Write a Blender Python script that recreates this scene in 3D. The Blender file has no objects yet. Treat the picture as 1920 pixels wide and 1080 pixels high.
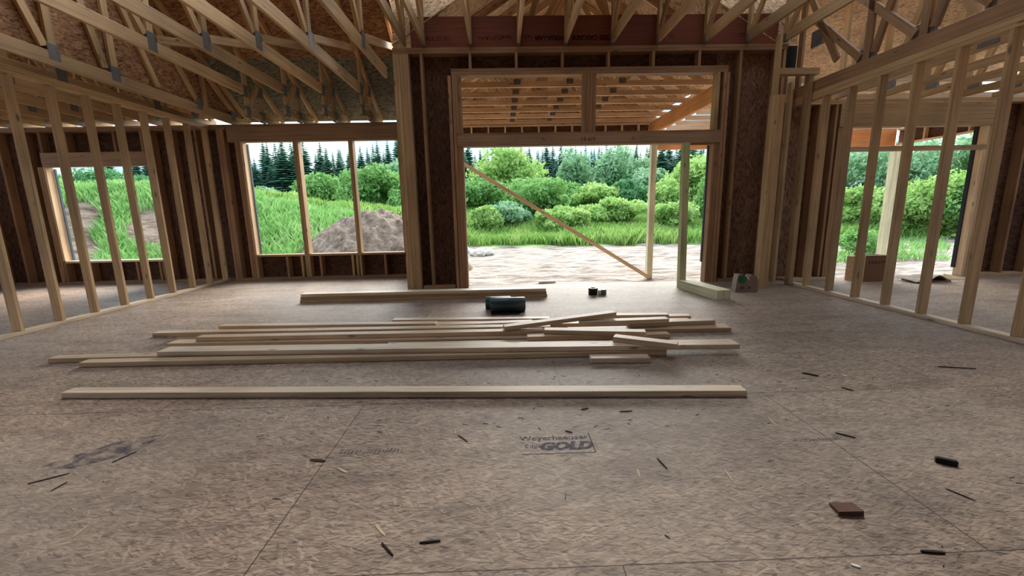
import bpy, bmesh, math, random
import numpy as np
from mathutils import Vector, Matrix

# ------------------------------------------------------------------ camera, world, light, exposure
SC = bpy.context.scene
COL = SC.collection
SC.view_settings.view_transform = 'Standard'
SC.view_settings.look = 'None'
SC.view_settings.gamma = 1
SC.view_settings.use_curve_mapping = False
SC.view_settings.exposure = 1.17

def make_camera():
    f = 782.2; p, yw, r = .18266, .02225, .02008
    cy, sy, cp, sp = math.cos(yw), math.sin(yw), math.cos(p), math.sin(p)
    F = Vector((sy*cp, cy*cp, -sp)); R0 = Vector((cy, -sy, 0)); D0 = F.cross(R0)
    c, s = math.cos(r), math.sin(r)
    R = R0*c + D0*s; D = R0*(-s) + D0*c
    m = Matrix(((R.x, -D.x, -F.x, 0), (R.y, -D.y, -F.y, 0), (R.z, -D.z, -F.z, 1.135), (0, 0, 0, 1)))
    cam = bpy.data.cameras.new('camera'); o = bpy.data.objects.new('camera', cam); COL.objects.link(o)
    o.matrix_world = m
    cam.sensor_width = 36; cam.lens = f/1920*36; cam.clip_start = .05; cam.clip_end = 2000
    SC.camera = o
make_camera()

SKY_STRENGTH = 1.5
SUN_STRENGTH = 5.0
ROOF_NEAR = 5.9            # sheathed from the far eave to here; unseen bays overhead left open to let light in
REAR_BLOCKER = 4.5            # unseen cover behind this line, added to stop light from the rear

def make_world():
    w = bpy.data.worlds.new('sky'); SC.world = w; w.use_nodes = True
    nt = w.node_tree; nt.nodes.clear()
    tc = nt.nodes.new('ShaderNodeTexCoord'); mp = nt.nodes.new('ShaderNodeMapping')
    mp.inputs['Scale'].default_value = (1.6, 1.6, 5.0); mp.inputs['Location'].default_value = (.35, .1, .2)
    nz = nt.nodes.new('ShaderNodeTexNoise'); nz.inputs['Scale'].default_value = 2.2; nz.inputs['Detail'].default_value = 6
    cr = nt.nodes.new('ShaderNodeValToRGB')
    cr.color_ramp.elements[0].position = .40; cr.color_ramp.elements[0].color = (.30, .50, .66, 1)
    cr.color_ramp.elements[1].position = .58; cr.color_ramp.elements[1].color = (.66, .70, .74, 1)
    bg = nt.nodes.new('ShaderNodeBackground')
    sx = nt.nodes.new('ShaderNodeSeparateXYZ'); nt.links.new(tc.outputs['Generated'], sx.inputs[0])
    zr = nt.nodes.new('ShaderNodeMapRange'); zr.inputs['From Min'].default_value = .12; zr.inputs['From Max'].default_value = 1.0
    zr.inputs['To Min'].default_value = SKY_STRENGTH*.72; zr.inputs['To Max'].default_value = SKY_STRENGTH*1.35
    nt.links.new(sx.outputs[2], zr.inputs['Value']); nt.links.new(zr.outputs[0], bg.inputs['Strength'])
    out = nt.nodes.new('ShaderNodeOutputWorld')
    L = nt.links.new
    L(tc.outputs['Generated'], mp.inputs['Vector']); L(mp.outputs['Vector'], nz.inputs['Vector'])
    L(nz.outputs['Fac'], cr.inputs['Fac']); L(cr.outputs['Color'], bg.inputs['Color']); L(bg.outputs['Background'], out.inputs['Surface'])
make_world()

def make_sun():
    l = bpy.data.lights.new('sun', 'SUN'); l.energy = SUN_STRENGTH; l.angle = math.radians(50); l.color = (1, .97, .9)
    o = bpy.data.objects.new('sun', l); COL.objects.link(o)
    o.rotation_euler = Vector((-.22, -1.0, -.70)).to_track_quat('-Z', 'Y').to_euler()
make_sun()

# ------------------------------------------------------------------ materials
def N(nt, t, **kw):
    n = nt.nodes.new('ShaderNode'+t)
    for k, v in kw.items():
        if k in n.inputs: n.inputs[k].default_value = v
        else: setattr(n, k, v)
    return n
def ramp(nt, stops):
    n = nt.nodes.new('ShaderNodeValToRGB'); e = n.color_ramp.elements
    e[0].position, e[0].color = stops[0][0], (*stops[0][1], 1)
    e[1].position, e[1].color = stops[-1][0], (*stops[-1][1], 1)
    for p, c in stops[1:-1]:
        q = e.new(p); q.color = (*c, 1)
    return n
def mixc(nt, f, a, b, mode='MIX'):
    n = nt.nodes.new('ShaderNodeMix'); n.data_type = 'RGBA'; n.blend_type = mode
    for i, v in ((0, f), (6, a), (7, b)):
        if isinstance(v, (int, float)): n.inputs[i].default_value = v
        elif isinstance(v, tuple): n.inputs[i].default_value = (*v, 1)
        else: nt.links.new(v, n.inputs[i])
    return n.outputs[2]
def math_(nt, op, a, b=0.0, clamp=False):
    n = nt.nodes.new('ShaderNodeMath'); n.operation = op; n.use_clamp = clamp
    for i, v in ((0, a), (1, b)):
        if isinstance(v, (int, float)): n.inputs[i].default_value = v
        else: nt.links.new(v, n.inputs[i])
    return n.outputs[0]
def new_mat(name, rough=.8, spec=.3, metal=0):
    m = bpy.data.materials.new(name); m.use_nodes = True; nt = m.node_tree
    b = nt.nodes['Principled BSDF']; b.inputs['Roughness'].default_value = rough; b.inputs['Metallic'].default_value = metal
    b.inputs['Specular IOR Level'].default_value = spec
    return m, nt, b
def flat(name, c, rough=.7, metal=0, var=.15, scale=20, spec=.3):
    m, nt, b = new_mat(name, rough, spec, metal)
    tc = N(nt, 'TexCoord'); nz = N(nt, 'TexNoise', Scale=scale, Detail=4.0)
    nt.links.new(tc.outputs['Object'], nz.inputs['Vector'])
    r = ramp(nt, [(.3, tuple(x*(1-var) for x in c)), (.7, tuple(min(1, x*(1+var)) for x in c))])
    nt.links.new(nz.outputs['Fac'], r.inputs['Fac']); nt.links.new(r.outputs['Color'], b.inputs['Base Color'])
    return m
def wood(name, c, dark=.72, knots=True, var=.22, grain=45, hue=.0):
    m, nt, b = new_mat(name, .5 if 'pile' in name or 'pale_pine' in name else .68, .4); L = nt.links.new
    tc = N(nt, 'TexCoord'); oi = N(nt, 'ObjectInfo')
    off = N(nt, 'VectorMath', operation='SCALE'); off.inputs['Scale'].default_value = 37.0
    cmb = N(nt, 'CombineXYZ'); L(oi.outputs['Random'], cmb.inputs[0]); L(oi.outputs['Random'], cmb.inputs[1]); L(oi.outputs['Random'], cmb.inputs[2])
    L(cmb.outputs[0], off.inputs[0])
    add = N(nt, 'VectorMath', operation='ADD'); L(tc.outputs['Object'], add.inputs[0]); L(off.outputs[0], add.inputs[1])
    mp = N(nt, 'Mapping', Scale=(1.3, grain, grain)); L(add.outputs[0], mp.inputs['Vector'])
    nz = N(nt, 'TexNoise', Scale=1.0, Detail=3.0, Distortion=.6); L(mp.outputs[0], nz.inputs['Vector'])
    r = ramp(nt, [(.32, tuple(x*dark for x in c)), (.5, c), (.72, tuple(min(1, x*1.12) for x in c))]); L(nz.outputs['Fac'], r.inputs['Fac'])
    col = r.outputs['Color']
    big = N(nt, 'TexNoise', Scale=1.6, Detail=2.0); L(add.outputs[0], big.inputs['Vector'])
    br = ramp(nt, [(.35, (.8, .78, .76)), (.65, (1.05, 1.03, 1.0))]); L(big.outputs['Fac'], br.inputs['Fac'])
    col = mixc(nt, 1.0, col, br.outputs['Color'], 'MULTIPLY')
    if knots:
        mk = N(nt, 'Mapping', Scale=(2.6, 9, 9)); L(add.outputs[0], mk.inputs['Vector'])
        vo = N(nt, 'TexVoronoi', Scale=1.0); L(mk.outputs[0], vo.inputs['Vector'])
        kr = ramp(nt, [(.06, (1, 1, 1)), (.14, (0, 0, 0))]); L(vo.outputs['Distance'], kr.inputs['Fac'])
        col = mixc(nt, kr.outputs['Color'], col, tuple(x*.33 for x in c))
    rv = ramp(nt, [(0, (1-var, 1-var*1.1, 1-var*1.25)), (1, (1+var*.4, 1+var*.35, 1+var*.3))]); L(oi.outputs['Random'], rv.inputs['Fac'])
    col = mixc(nt, 1.0, col, rv.outputs['Color'], 'MULTIPLY')
    L(col, b.inputs['Base Color'])
    bp = N(nt, 'Bump', Strength=.15, Distance=.002); L(nz.outputs['Fac'], bp.inputs['Height']); L(bp.outputs[0], b.inputs['Normal'])
    return m
def osb(name, cd, cm, cl, fl=(6, 48), seams=False, dirt=None, bump=.25):
    m, nt, b = new_mat(name, .6 if seams else .78, .38 if seams else .25); L = nt.links.new
    tc = N(nt, 'TexCoord'); P = tc.outputs['Object']
    wob = N(nt, 'TexNoise', Scale=9.0, Detail=2.0); L(P, wob.inputs['Vector'])
    ws = N(nt, 'VectorMath', operation='MULTIPLY_ADD'); L(wob.outputs['Color'], ws.inputs[0]); ws.inputs[1].default_value = (.012, .012, 0); L(P, ws.inputs[2])
    lay = []
    for i, a in enumerate((3, 24, -20, 62)):
        rt = N(nt, 'Mapping', Rotation=(0, 0, math.radians(a)), Location=(i*3.1, i*1.7, 0)); L(ws.outputs[0], rt.inputs['Vector'])
        mp = N(nt, 'Mapping', Scale=(fl[0]*(1+.25*i), fl[1]*(1-.1*i), 1)); L(rt.outputs[0], mp.inputs['Vector'])
        vo = N(nt, 'TexVoronoi', Scale=1.0, voronoi_dimensions='2D'); L(mp.outputs[0], vo.inputs['Vector'])
        st = N(nt, 'Mapping', Scale=(fl[0]*1.2, fl[1]*5, 1)); L(rt.outputs[0], st.inputs['Vector'])
        sn = N(nt, 'TexNoise', Scale=1.0, Detail=2.0); L(st.outputs[0], sn.inputs['Vector'])
        sp = N(nt, 'SeparateColor'); L(vo.outputs['Color'], sp.inputs[0])
        v = math_(nt, 'ADD', math_(nt, 'MULTIPLY', sp.outputs[0], .62), math_(nt, 'MULTIPLY', sn.outputs['Fac'], .38))
        lay.append((v, sp.outputs[1]))
    v = lay[0][0]
    for i in (1, 2, 3):
        th = (.6, .62, .86)[i-1]
        k = math_(nt, 'GREATER_THAN', lay[i][1], th)
        v = mixc(nt, k, v, lay[i][0])
    r = ramp(nt, [(.06, cd), (.2, tuple((a*.35+c*.65) for a, c in zip(cd, cm))), (.5, cm), (.78, tuple((a*.55+c*.45) for a, c in zip(cl, cm))), (.95, cl)]); L(v, r.inputs['Fac'])
    col = r.outputs['Color']
    for q, (a, sc, lo, hi, dk) in enumerate(((8, (fl[0]*1.1, fl[1]*1.6, 1), .30, .39, .38), (-17, (fl[0]*1.6, fl[1]*1.2, 1), .29, .37, .42), (30, (fl[0]*.9, fl[1]*.8, 1), .27, .33, .5))):
        rt = N(nt, 'Mapping', Rotation=(0, 0, math.radians(a)), Location=(q*5.3, q*2.9, 0)); L(ws.outputs[0], rt.inputs['Vector'])
        mp = N(nt, 'Mapping', Scale=sc); L(rt.outputs[0], mp.inputs['Vector'])
        sn = N(nt, 'TexNoise', Scale=1.0, Detail=1.5, noise_dimensions='2D'); L(mp.outputs[0], sn.inputs['Vector'])
        dr = ramp(nt, [(lo, (dk, dk*.92, dk*.88)), (hi, (1, 1, 1))]); L(sn.outputs['Fac'], dr.inputs['Fac'])
        col = mixc(nt, 1.0, col, dr.outputs['Color'], 'MULTIPLY')
        ur = ramp(nt, [(1-hi+.02, (0, 0, 0)), (1-lo, (1, 1, 1))]); L(sn.outputs['Fac'], ur.inputs['Fac'])
        col = mixc(nt, math_(nt, 'MULTIPLY', ur.outputs['Color'], .55), col, cl)
    big = N(nt, 'TexNoise', Scale=.9, Detail=4.0); L(P, big.inputs['Vector'])
    rb = ramp(nt, [(.35, (.82, .80, .80)), (.65, (1.1, 1.09, 1.08))]); L(big.outputs['Fac'], rb.inputs['Fac'])
    col = mixc(nt, 1.0, col, rb.outputs['Color'], 'MULTIPLY')
    if dirt:
        sm = N(nt, 'Mapping', Scale=(1.1, 3.2, 1), Rotation=(0, 0, .15)); L(P, sm.inputs['Vector']); s2 = N(nt, 'TexNoise', Scale=1.6, Detail=7.0, Roughness=.7); L(sm.outputs[0], s2.inputs['Vector'])
        r2 = ramp(nt, [(.34, (.66, .63, .62)), (.5, (.98, .97, .96)), (.68, (1.16, 1.14, 1.12))]); L(s2.outputs['Fac'], r2.inputs['Fac'])
        col = mixc(nt, 1.0, col, r2.outputs['Color'], 'MULTIPLY')
        dn = N(nt, 'TexNoise', Scale=.45, Detail=5.0); L(P, dn.inputs['Vector'])
        dr = ramp(nt, [(.45, (0, 0, 0)), (.7, (1, 1, 1))]); L(dn.outputs['Fac'], dr.inputs['Fac'])
        col = mixc(nt, math_(nt, 'MULTIPLY', dr.outputs['Color'], .5), col, dirt)
    if seams:
        mp = N(nt, 'Mapping', Location=(seams[0], seams[1], 0)); L(P, mp.inputs['Vector'])
        dw = N(nt, 'TexNoise', Scale=30.0); L(P, dw.inputs['Vector'])
        dv = N(nt, 'VectorMath', operation='MULTIPLY_ADD'); L(dw.outputs['Color'], dv.inputs[0]); dv.inputs[1].default_value = (.008, .008, 0); L(mp.outputs[0], dv.inputs[2])
        br = N(nt, 'TexBrick'); L(dv.outputs[0], br.inputs['Vector'])
        br.inputs['Scale'].default_value = 1; br.inputs['Mortar Size'].default_value = .0025; br.inputs['Mortar Smooth'].default_value = 0
        br.inputs['Brick Width'].default_value = 2.44; br.inputs['Row Height'].default_value = 1.22
        br.inputs['Color1'].default_value = (1.05, 1.03, 1.02, 1); br.inputs['Color2'].default_value = (.88, .89, .86, 1); br.inputs['Mortar'].default_value = (.22, .17, .14, 1)
        col = mixc(nt, 1.0, col, br.outputs['Color'], 'MULTIPLY')
    L(col, b.inputs['Base Color'])
    if bump:
        bp = N(nt, 'Bump', Strength=bump, Distance=.003); L(v, bp.inputs['Height']); L(bp.outputs[0], b.inputs['Normal'])
    return m

PINE = wood('pine_lumber', (.55, .375, .205))
LITWOOD = wood('lit_lumber', (.78, .56, .35), var=.1)  # porch bounce light put into the wood colour; brace and jambs share it
PALE = wood('pale_pine_lumber', (.76, .61, .45), var=.14)
BROWN = wood('weathered_pine_lumber', (.38, .22, .12))
TRUSS = wood('truss_lumber', (.52, .345, .18), var=.3)
LVL = wood('laminated_veneer_beam', (.17, .042, .014), knots=False, var=.02)
OBEAM = wood('orange_veneer_beam', (.72, .33, .13), knots=False, var=.02)
TREAT = wood('treated_green_lumber', (.50, .49, .25), var=.06)
HEADER = wood('planed_header_plank', (.40, .26, .16), var=.12)
TREATP = wood('pale_treated_post', (.72, .69, .46), var=.05)
PORCHOSB = osb('lit_porch_sheathing', (.20, .10, .05), (.58, .38, .22), (.78, .58, .38), (8, 50))  # lightened so the colour carries the brightness of the lit porch ceiling
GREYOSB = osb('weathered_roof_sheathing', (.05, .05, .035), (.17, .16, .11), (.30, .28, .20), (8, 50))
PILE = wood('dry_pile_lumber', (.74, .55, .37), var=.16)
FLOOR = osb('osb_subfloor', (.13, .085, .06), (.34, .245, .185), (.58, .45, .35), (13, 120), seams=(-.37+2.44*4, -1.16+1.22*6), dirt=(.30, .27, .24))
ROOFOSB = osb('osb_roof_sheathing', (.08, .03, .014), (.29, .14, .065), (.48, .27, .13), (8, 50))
LITOSB = osb('lit_osb_sheathing', (.06, .03, .018), (.19, .10, .06), (.30, .17, .10), (8, 50))  # lighter copy of the wall boards, for where they are lit
SHADEOSB = osb('shaded_osb_sheathing', (.035, .016, .01), (.10, .048, .03), (.17, .085, .05), (8, 50))  # shade of the stud cavities put into the board colour
METAL = flat('galvanised_plate', (.17, .16, .16), .55, .3)
DARKM = flat('dark_membrane', (.012, .014, .02), .6)
BLUEM = flat('blue_grey_flashing_tape', (.06, .09, .13), .5)
BLACK = flat('black_plastic', (.006, .006, .007), .45)
TEAL = flat('dark_teal_roll_film', (.018, .045, .055), .35, spec=.6)
CARD = flat('brown_cardboard', (.20, .10, .055), .85, var=.1)
CARDL = flat('pale_sunlit_cardboard', (.82, .58, .37), .85, var=.1)  # sunlight on the box side and flap put into the colour
GREENP = flat('green_plastic', (.01, .14, .05), .35)
WHITEP = flat('white_chip', (.8, .78, .72), .6)
INK = None
def ink_mat(name, c, lo, hi, scale):
    m, nt, b = new_mat(name, .8, .1); b.inputs['Base Color'].default_value = (*c, 1)
    tc = N(nt, 'TexCoord'); nz = N(nt, 'TexNoise', Scale=scale, Detail=5.0); nt.links.new(tc.outputs['Object'], nz.inputs['Vector'])
    r = ramp(nt, [(lo, (0, 0, 0)), (hi, (1, 1, 1))]); nt.links.new(nz.outputs['Fac'], r.inputs['Fac'])
    nt.links.new(math_(nt, 'MULTIPLY', r.outputs['Color'], .75), b.inputs['Alpha'])
    return m
INK = ink_mat('worn_grey_ink', (.10, .11, .14), .30, .50, 60)
BINK = ink_mat('black_beam_ink', (.01, .008, .01), .3, .45, 40)
PENCIL = ink_mat('pencil_ink', (.07, .05, .05), .3, .4, 20)

# ------------------------------------------------------------------ mesh helpers
def tag(o, label=None, cat=None, group=None, kind=None):
    if label: o['label'] = label
    if cat: o['category'] = cat
    if group: o['group'] = group
    if kind: o['kind'] = kind
    return o
def put(o, parent=None, m=None):
    COL.objects.link(o)
    if parent is not None:
        o.parent = parent
        if m is not None: o.matrix_basis = Matrix.Translation(-parent.location) @ m
    elif m is not None: o.matrix_world = m
    return o
def empty(name, loc=(0, 0, 0)):
    o = bpy.data.objects.new(name, None); o.location = loc; o.empty_display_size = .1; COL.objects.link(o); return o
_cache = {}
def box_mesh(a, b, c, mat, bev=.0025):
    k = (round(a, 3), round(b, 3), round(c, 4), mat.name, bev)
    if k in _cache: return _cache[k]
    bm = bmesh.new(); bmesh.ops.create_cube(bm, size=1)
    for v in bm.verts: v.co = Vector((v.co.x*a, v.co.y*b, v.co.z*c))
    if bev and min(a, b, c) > bev*3: bmesh.ops.bevel(bm, geom=bm.edges[:], offset=bev, segments=1, affect='EDGES')
    me = bpy.data.meshes.new('box'); bm.to_mesh(me); bm.free(); me.materials.append(mat); _cache[k] = me
    return me
def bx(name, x0, x1, y0, y1, z0, z1, mat, parent=None):
    """axis aligned board; its local X runs along the grain (longest side), local Z along the thinnest"""
    d = [abs(x1-x0), abs(y1-y0), abs(z1-z0)]; o3 = sorted(range(3), key=lambda i: -d[i])
    ax = [Vector([1.0 if j == i else 0 for j in range(3)]) for i in o3]
    if ax[0].cross(ax[1]).dot(ax[2]) < 0: ax[2] = -ax[2]
    me = box_mesh(d[o3[0]], d[o3[1]], d[o3[2]], mat)
    m = Matrix.Identity(4)
    for c in range(3):
        for r in range(3): m[r][c] = ax[c][r]
    m.translation = Vector(((x0+x1)/2, (y0+y1)/2, (z0+z1)/2))
    return put(bpy.data.objects.new(name, me), parent, m)
def bar(name, p, q, w, t, mat, parent=None, up=(0, 0, 1)):
    """board from p to q along its centre line; w across, t along up"""
    p, q = Vector(p), Vector(q); X = (q-p); ln = X.length; X.normalize(); U = Vector(up); Y = U.cross(X).normalized(); Z = X.cross(Y)
    m = Matrix.Identity(4)
    for r in range(3): m[r][0], m[r][1], m[r][2] = X[r], Y[r], Z[r]
    m.translation = (p+q)/2
    return put(bpy.data.objects.new(name, box_mesh(ln, w, t, mat)), parent, m)
def mesh_obj(name, verts, faces, mat, parent=None, smooth=False):
    me = bpy.data.meshes.new(name); me.from_pydata([tuple(v) for v in verts], [], faces); me.update()
    if smooth:
        for p in me.polygons: p.use_smooth = True
    me.materials.append(mat); o = bpy.data.objects.new(name, me)
    return put(o, parent, Matrix.Identity(4) if parent is not None else None)
def prism(name, pts, z0, z1, mat, parent=None):
    n = len(pts); v = [(x, y, z0) for x, y in pts]+[(x, y, z1) for x, y in pts]
    f = [tuple(range(n-1, -1, -1)), tuple(range(n, 2*n))]+[(i, (i+1) % n, n+(i+1) % n, n+i) for i in range(n)]
    return mesh_obj(name, v, f, mat, parent)
def panel(name, pts, th, mat, parent=None):
    """planar polygon in 3d, own local frame (X along first edge), given thickness downwards"""
    P = [Vector(p) for p in pts]; X = (P[1]-P[0]).normalized(); nrm = X.cross(P[2]-P[0]).normalized(); Y = nrm.cross(X)
    loc = [((p-P[0]).dot(X), (p-P[0]).dot(Y)) for p in P]
    n = len(loc); v = [(x, y, 0) for x, y in loc]+[(x, y, th) for x, y in loc]
    f = [tuple(range(n-1, -1, -1)), tuple(range(n, 2*n))]+[(i, (i+1) % n, n+(i+1) % n, n+i) for i in range(n)]
    me = bpy.data.meshes.new(name); me.from_pydata(v, [], f); me.update(); me.materials.append(mat)
    m = Matrix.Identity(4)
    for r in range(3): m[r][0], m[r][1], m[r][2], m[r][3] = X[r], Y[r], nrm[r], P[0][r]
    return put(bpy.data.objects.new(name, me), parent, m)
def text_mesh(name, s, size, mat, m, parent=None, shear=0, bold=0, sx=1.0):
    cu = bpy.data.curves.new('txt', 'FONT'); cu.body = s; cu.size = size; cu.shear = shear; cu.offset = bold; cu.resolution_u = 3
    cu.align_x = 'CENTER'; cu.align_y = 'CENTER'
    t = bpy.data.objects.new('txt', cu); COL.objects.link(t)
    dg = bpy.context.evaluated_depsgraph_get(); me = bpy.data.meshes.new_from_object(t.evaluated_get(dg))
    bpy.data.objects.remove(t)
    me.materials.clear(); me.materials.append(mat)
    for v in me.vertices: v.co.x *= sx
    return put(bpy.data.objects.new(name, me), parent, m)

# ------------------------------------------------------------------ setting: floor
fl = prism('floor', [(-9.4, -3.5), (10.1, -3.5), (10.1, 6.40), (-1.44, 6.40), (-1.44, 7.67), (-9.4, 7.67)], -.03, 0, FLOOR)
tag(fl, 'weathered strand board subfloor with panel seams', None, kind='structure')
joist = prism('trim_1', [(-9.35, -3.4), (10.05, -3.4), (10.05, 6.37), (-1.48, 6.37), (-1.48, 7.63), (-9.35, 7.63)], -.67, -.031, BROWN)
tag(joist, 'floor framing and foundation rim below the subfloor', kind='structure')

# walls ---------------------------------------------------------------------------------------------
def wall(name, label, loc):
    e = empty(name, loc); return tag(e, label, kind='structure')

# partition, left: studs every 0.405 m
W = wall('wall_left', 'open stud partition on the left, its bays empty', (-4.915, 4, 0))
bx('bottom_plate', -4.96, -4.87, 1.0, 7.51, 0, .038, PALE, W)
bx('top_plate', -4.96, -4.87, 1.0, 7.51, 2.582, 2.620, PINE, W)
bx('top_plate', -4.96, -4.87, 1.0, 7.51, 2.6205, 2.659, PINE, W)
for k in range(-7, 9):
    y = 4.19+.405*k
    bx('stud', -4.96, -4.87, y, y+.038, .0385, 2.5815, PINE, W)
# partition, right
W = wall('wall_right', 'open stud partition on the right, its bays empty', (4.215, 4, 0))
bx('bottom_plate', 4.17, 4.26, .4, 5.90, 0, .038, PALE, W)
bx('top_plate', 4.17, 4.26, .4, 6.24, 2.505, 2.543, PINE, W)
bx('top_plate', 4.17, 4.26, .4, 6.24, 2.5435, 2.60, PINE, W)
for k in range(-6, 7):
    y = 3.17+.402*k
    bx('stud', 4.17, 4.26, y, y+.038, .0385, 2.5045, PINE, W)
# the narrow framed nook between the partition and the corner
bx('corner_post', 3.57, 3.705, 5.65, 5.69, 0, 2.54, PINE, W)
bx('corner_post', 3.575, 3.70, 5.6905, 5.78, 0, 2.54, PINE, W)
bx('stud', 3.60, 3.64, 5.70, 5.79, 2.541, 3.28, PINE, W)
bx('nook_header', 3.66, 4.22, 5.78, 5.87, 2.82, 2.90, PINE, W)
bx('nook_stud', 4.10, 4.165, 5.80, 5.89, 0, 2.82, PINE, W)
bx('nook_stud', 4.07, 4.11, 6.10, 6.19, 0, 2.82, PINE, W)
bx('bottom_plate', 4.3, 5.0, 6.16, 6.249, 0, .038, PALE, W)

# tall wall with the patio opening
yd, ye = 6.25, 6.39
W = wall('wall_back', 'tall framed back wall with the wide patio opening and the transom opening above', (1.3, yd, 0))
bx('top_plate', -1.44, 4.07, yd, ye, 3.322, 3.36, BROWN, W)
bx('top_plate', -1.44, 4.07, yd, ye, 3.283, 3.3215, BROWN, W)
bx('transom_head_plate', -.65, 3.25, yd, ye, 3.05, 3.088, BROWN, W)
bx('transom_head_plate', -.65, 3.25, yd, ye, 3.0, 3.0495, BROWN, W)
for x in (-.38, .262, .905, 1.55, 2.18, 2.83): bx('cripple_stud', x-.019, x+.019, yd, ye, 3.0885, 3.2825, BROWN, W)
# header across the door opening
hd = bx('door_header', -.60, 3.19, yd-.012, ye-.02, 2.05, 2.20, HEADER, W)
bx('transom_sill', -.60, 3.19, yd, ye, 2.2005, 2.232, BROWN, W)
# jambs (stacks of studs)
for a, b in ((-.555, -.52), (-.60, -.557), (-.645, -.602), (-.70, -.655)): bx('jamb_stud', a, b, yd, ye, 0, 2.05 if a > -.6 else 3.0, BROWN, W)
bx('jamb_stud', -.555, -.52, yd, ye, 2.2325, 2.9995, BROWN, W)
for a, b in ((3.10, 3.142), (3.144, 3.19), (3.192, 3.235), (3.24, 3.28)): bx('jamb_stud', a, b, yd, ye, 0, 2.05 if a < 3.19 else 3.0, BROWN, W)
bx('jamb_stud', 3.10, 3.142, yd, ye, 2.2325, 2.9995, PINE, W)
for a in (1.20, 1.246, 1.292, 1.338): bx('mullion_stud', a, a+.044, yd, ye, 2.2325, 2.9995, BROWN, W)
for x in (-1.05, 3.42): bx('stud', x-.019, x+.019, yd, ye, .0385, 3.2825, BROWN, W)
bx('bottom_plate', -1.2, -.72, yd, ye, 0, .038, BROWN, W); bx('bottom_plate', 3.3, 4.07, yd, ye, 0, .038, BROWN, W)
for a in (-1.44, -1.395): bx('corner_stud', a, a+.043, yd-.004, ye, 0, 3.2825, PINE, W)
bx('corner_stud', -1.35, -1.225, yd, ye, 0, 3.2825, PINE, W)
for a in (3.93, 4.02): bx('stud', a, a+.04, yd, ye, .0385, 3.2825, BROWN, W)
bx('sheathing', -1.44, -.56, ye+.001, ye+.012, 0, 3.36, SHADEOSB, W)
bx('sheathing', 3.15, 4.2, ye+.001, ye+.012, 0, 3.36, LITOSB, W)
bx('sheathing', -.56, 3.15, ye+.001, ye+.012, 3.02, 3.36, SHADEOSB, W)
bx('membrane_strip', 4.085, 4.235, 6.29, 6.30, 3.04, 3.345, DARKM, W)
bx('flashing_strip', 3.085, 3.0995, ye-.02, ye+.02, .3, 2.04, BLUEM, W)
bx('return_sheathing', -1.455, -1.4415, ye+.015, 7.5, 0, 3.15, SHADEOSB, W)
# pencil marks on the header
def face_m(x, y, z, rx=math.pi/2, rz=0): return Matrix.Translation((x, y, z)) @ Matrix.Rotation(rz, 4, 'Y') @ Matrix.Rotation(rx, 4, 'X')
text_mesh('pencil_mark', '19 6/4', .085, PENCIL, face_m(1.27, yd-.0125, 2.125), W)
text_mesh('pencil_mark', '\u039b', .07, PENCIL, face_m(.63, yd-.0125, 2.125), W)
text_mesh('pencil_mark', '\u039b', .07, PENCIL, face_m(1.92, yd-.0125, 2.12), W)

# window wall, far left
yw, yx = 7.52, 7.66
W = wall('wall_far', 'window wall on the left with three tall openings and one bedroom opening', (-5, yw, 0))
bx('top_plate', -9.2, -1.46, yw, yx, 2.622, 2.659, BROWN, W)
bx('top_plate', -9.2, -4.62, yw, yx, 2.58, 2.6215, BROWN, W)
bx('bottom_plate', -9.2, -1.46, yw, yx, 0, .038, BROWN, W)
bx('window_header', -4.60, -1.46, yw-.008, yx-.02, 2.375, 2.6215, HEADER, W)
bx('window_sill', -4.40, -1.72, yw, yx, .415, .452, PINE, W)
ops = [(-4.36, -3.52), (-3.43, -2.585), (-2.51, -1.75)]
bx('jamb_stud', -4.4, -4.362, yw, yx, .4525, 2.3745, LITWOOD, W)
for a in (-4.49, -4.445): bx('jamb_stud', a, a+.043, yw, yx, .0385, 2.3745, BROWN, W)
bx('cripple_stud', -4.4, -4.36, yw, yx, .0385, .4145, PINE, W)
for a, b in ((-3.518, -3.476), (-3.474, -3.432), (-2.583, -2.549), (-2.547, -2.512)): bx('mullion_stud', a, b, yw, yx, .4525, 2.3745, PINE, W)
for a in (-1.748, -1.70, -1.65, -1.60): bx('jamb_stud', a, a+.045, yw, yx, .4525 if a < -1.74 else .0385, 2.3745, BROWN, W)
for a in (-3.60, -3.52, -3.476, -2.70, -2.62, -2.56): bx('cripple_stud', a, a+.04, yw, yx, .0385, .4145, PINE, W)
for a in (-3.86, -3.27, -2.12): bx('cripple_stud', a, a+.038, yw, yx, .0385, .4145, BROWN, W)
bx('sheathing', -4.9, -1.46, yx+.001, yx+.012, -.1, .43, SHADEOSB, W)
bx('sheathing', -5.98, -4.38, yx+.0005, yx+.0125, -.1, 2.66, SHADEOSB, W)
bx('sheathing', -9.3, -7.74, yx+.0005, yx+.0125, -.1, 2.66, SHADEOSB, W)
bx('sheathing', -7.74, -5.98, yx+.001, yx+.012, -.1, .40, SHADEOSB, W)
bx('sheathing', -7.74, -5.98, yx+.001, yx+.012, 2.03, 2.66, SHADEOSB, W)
for x0, x1 in ((-4.78, -4.74), (-4.735, -4.66), (-5.15, -5.11), (-5.56, -5.52), (-5.90, -5.86), (-5.95, -5.91), (-8.0, -7.93), (-8.42, -8.38), (-8.83, -8.79)):
    bx('stud', x0, x1, yw, yx, .0385, 2.5795, BROWN, W)
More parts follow.
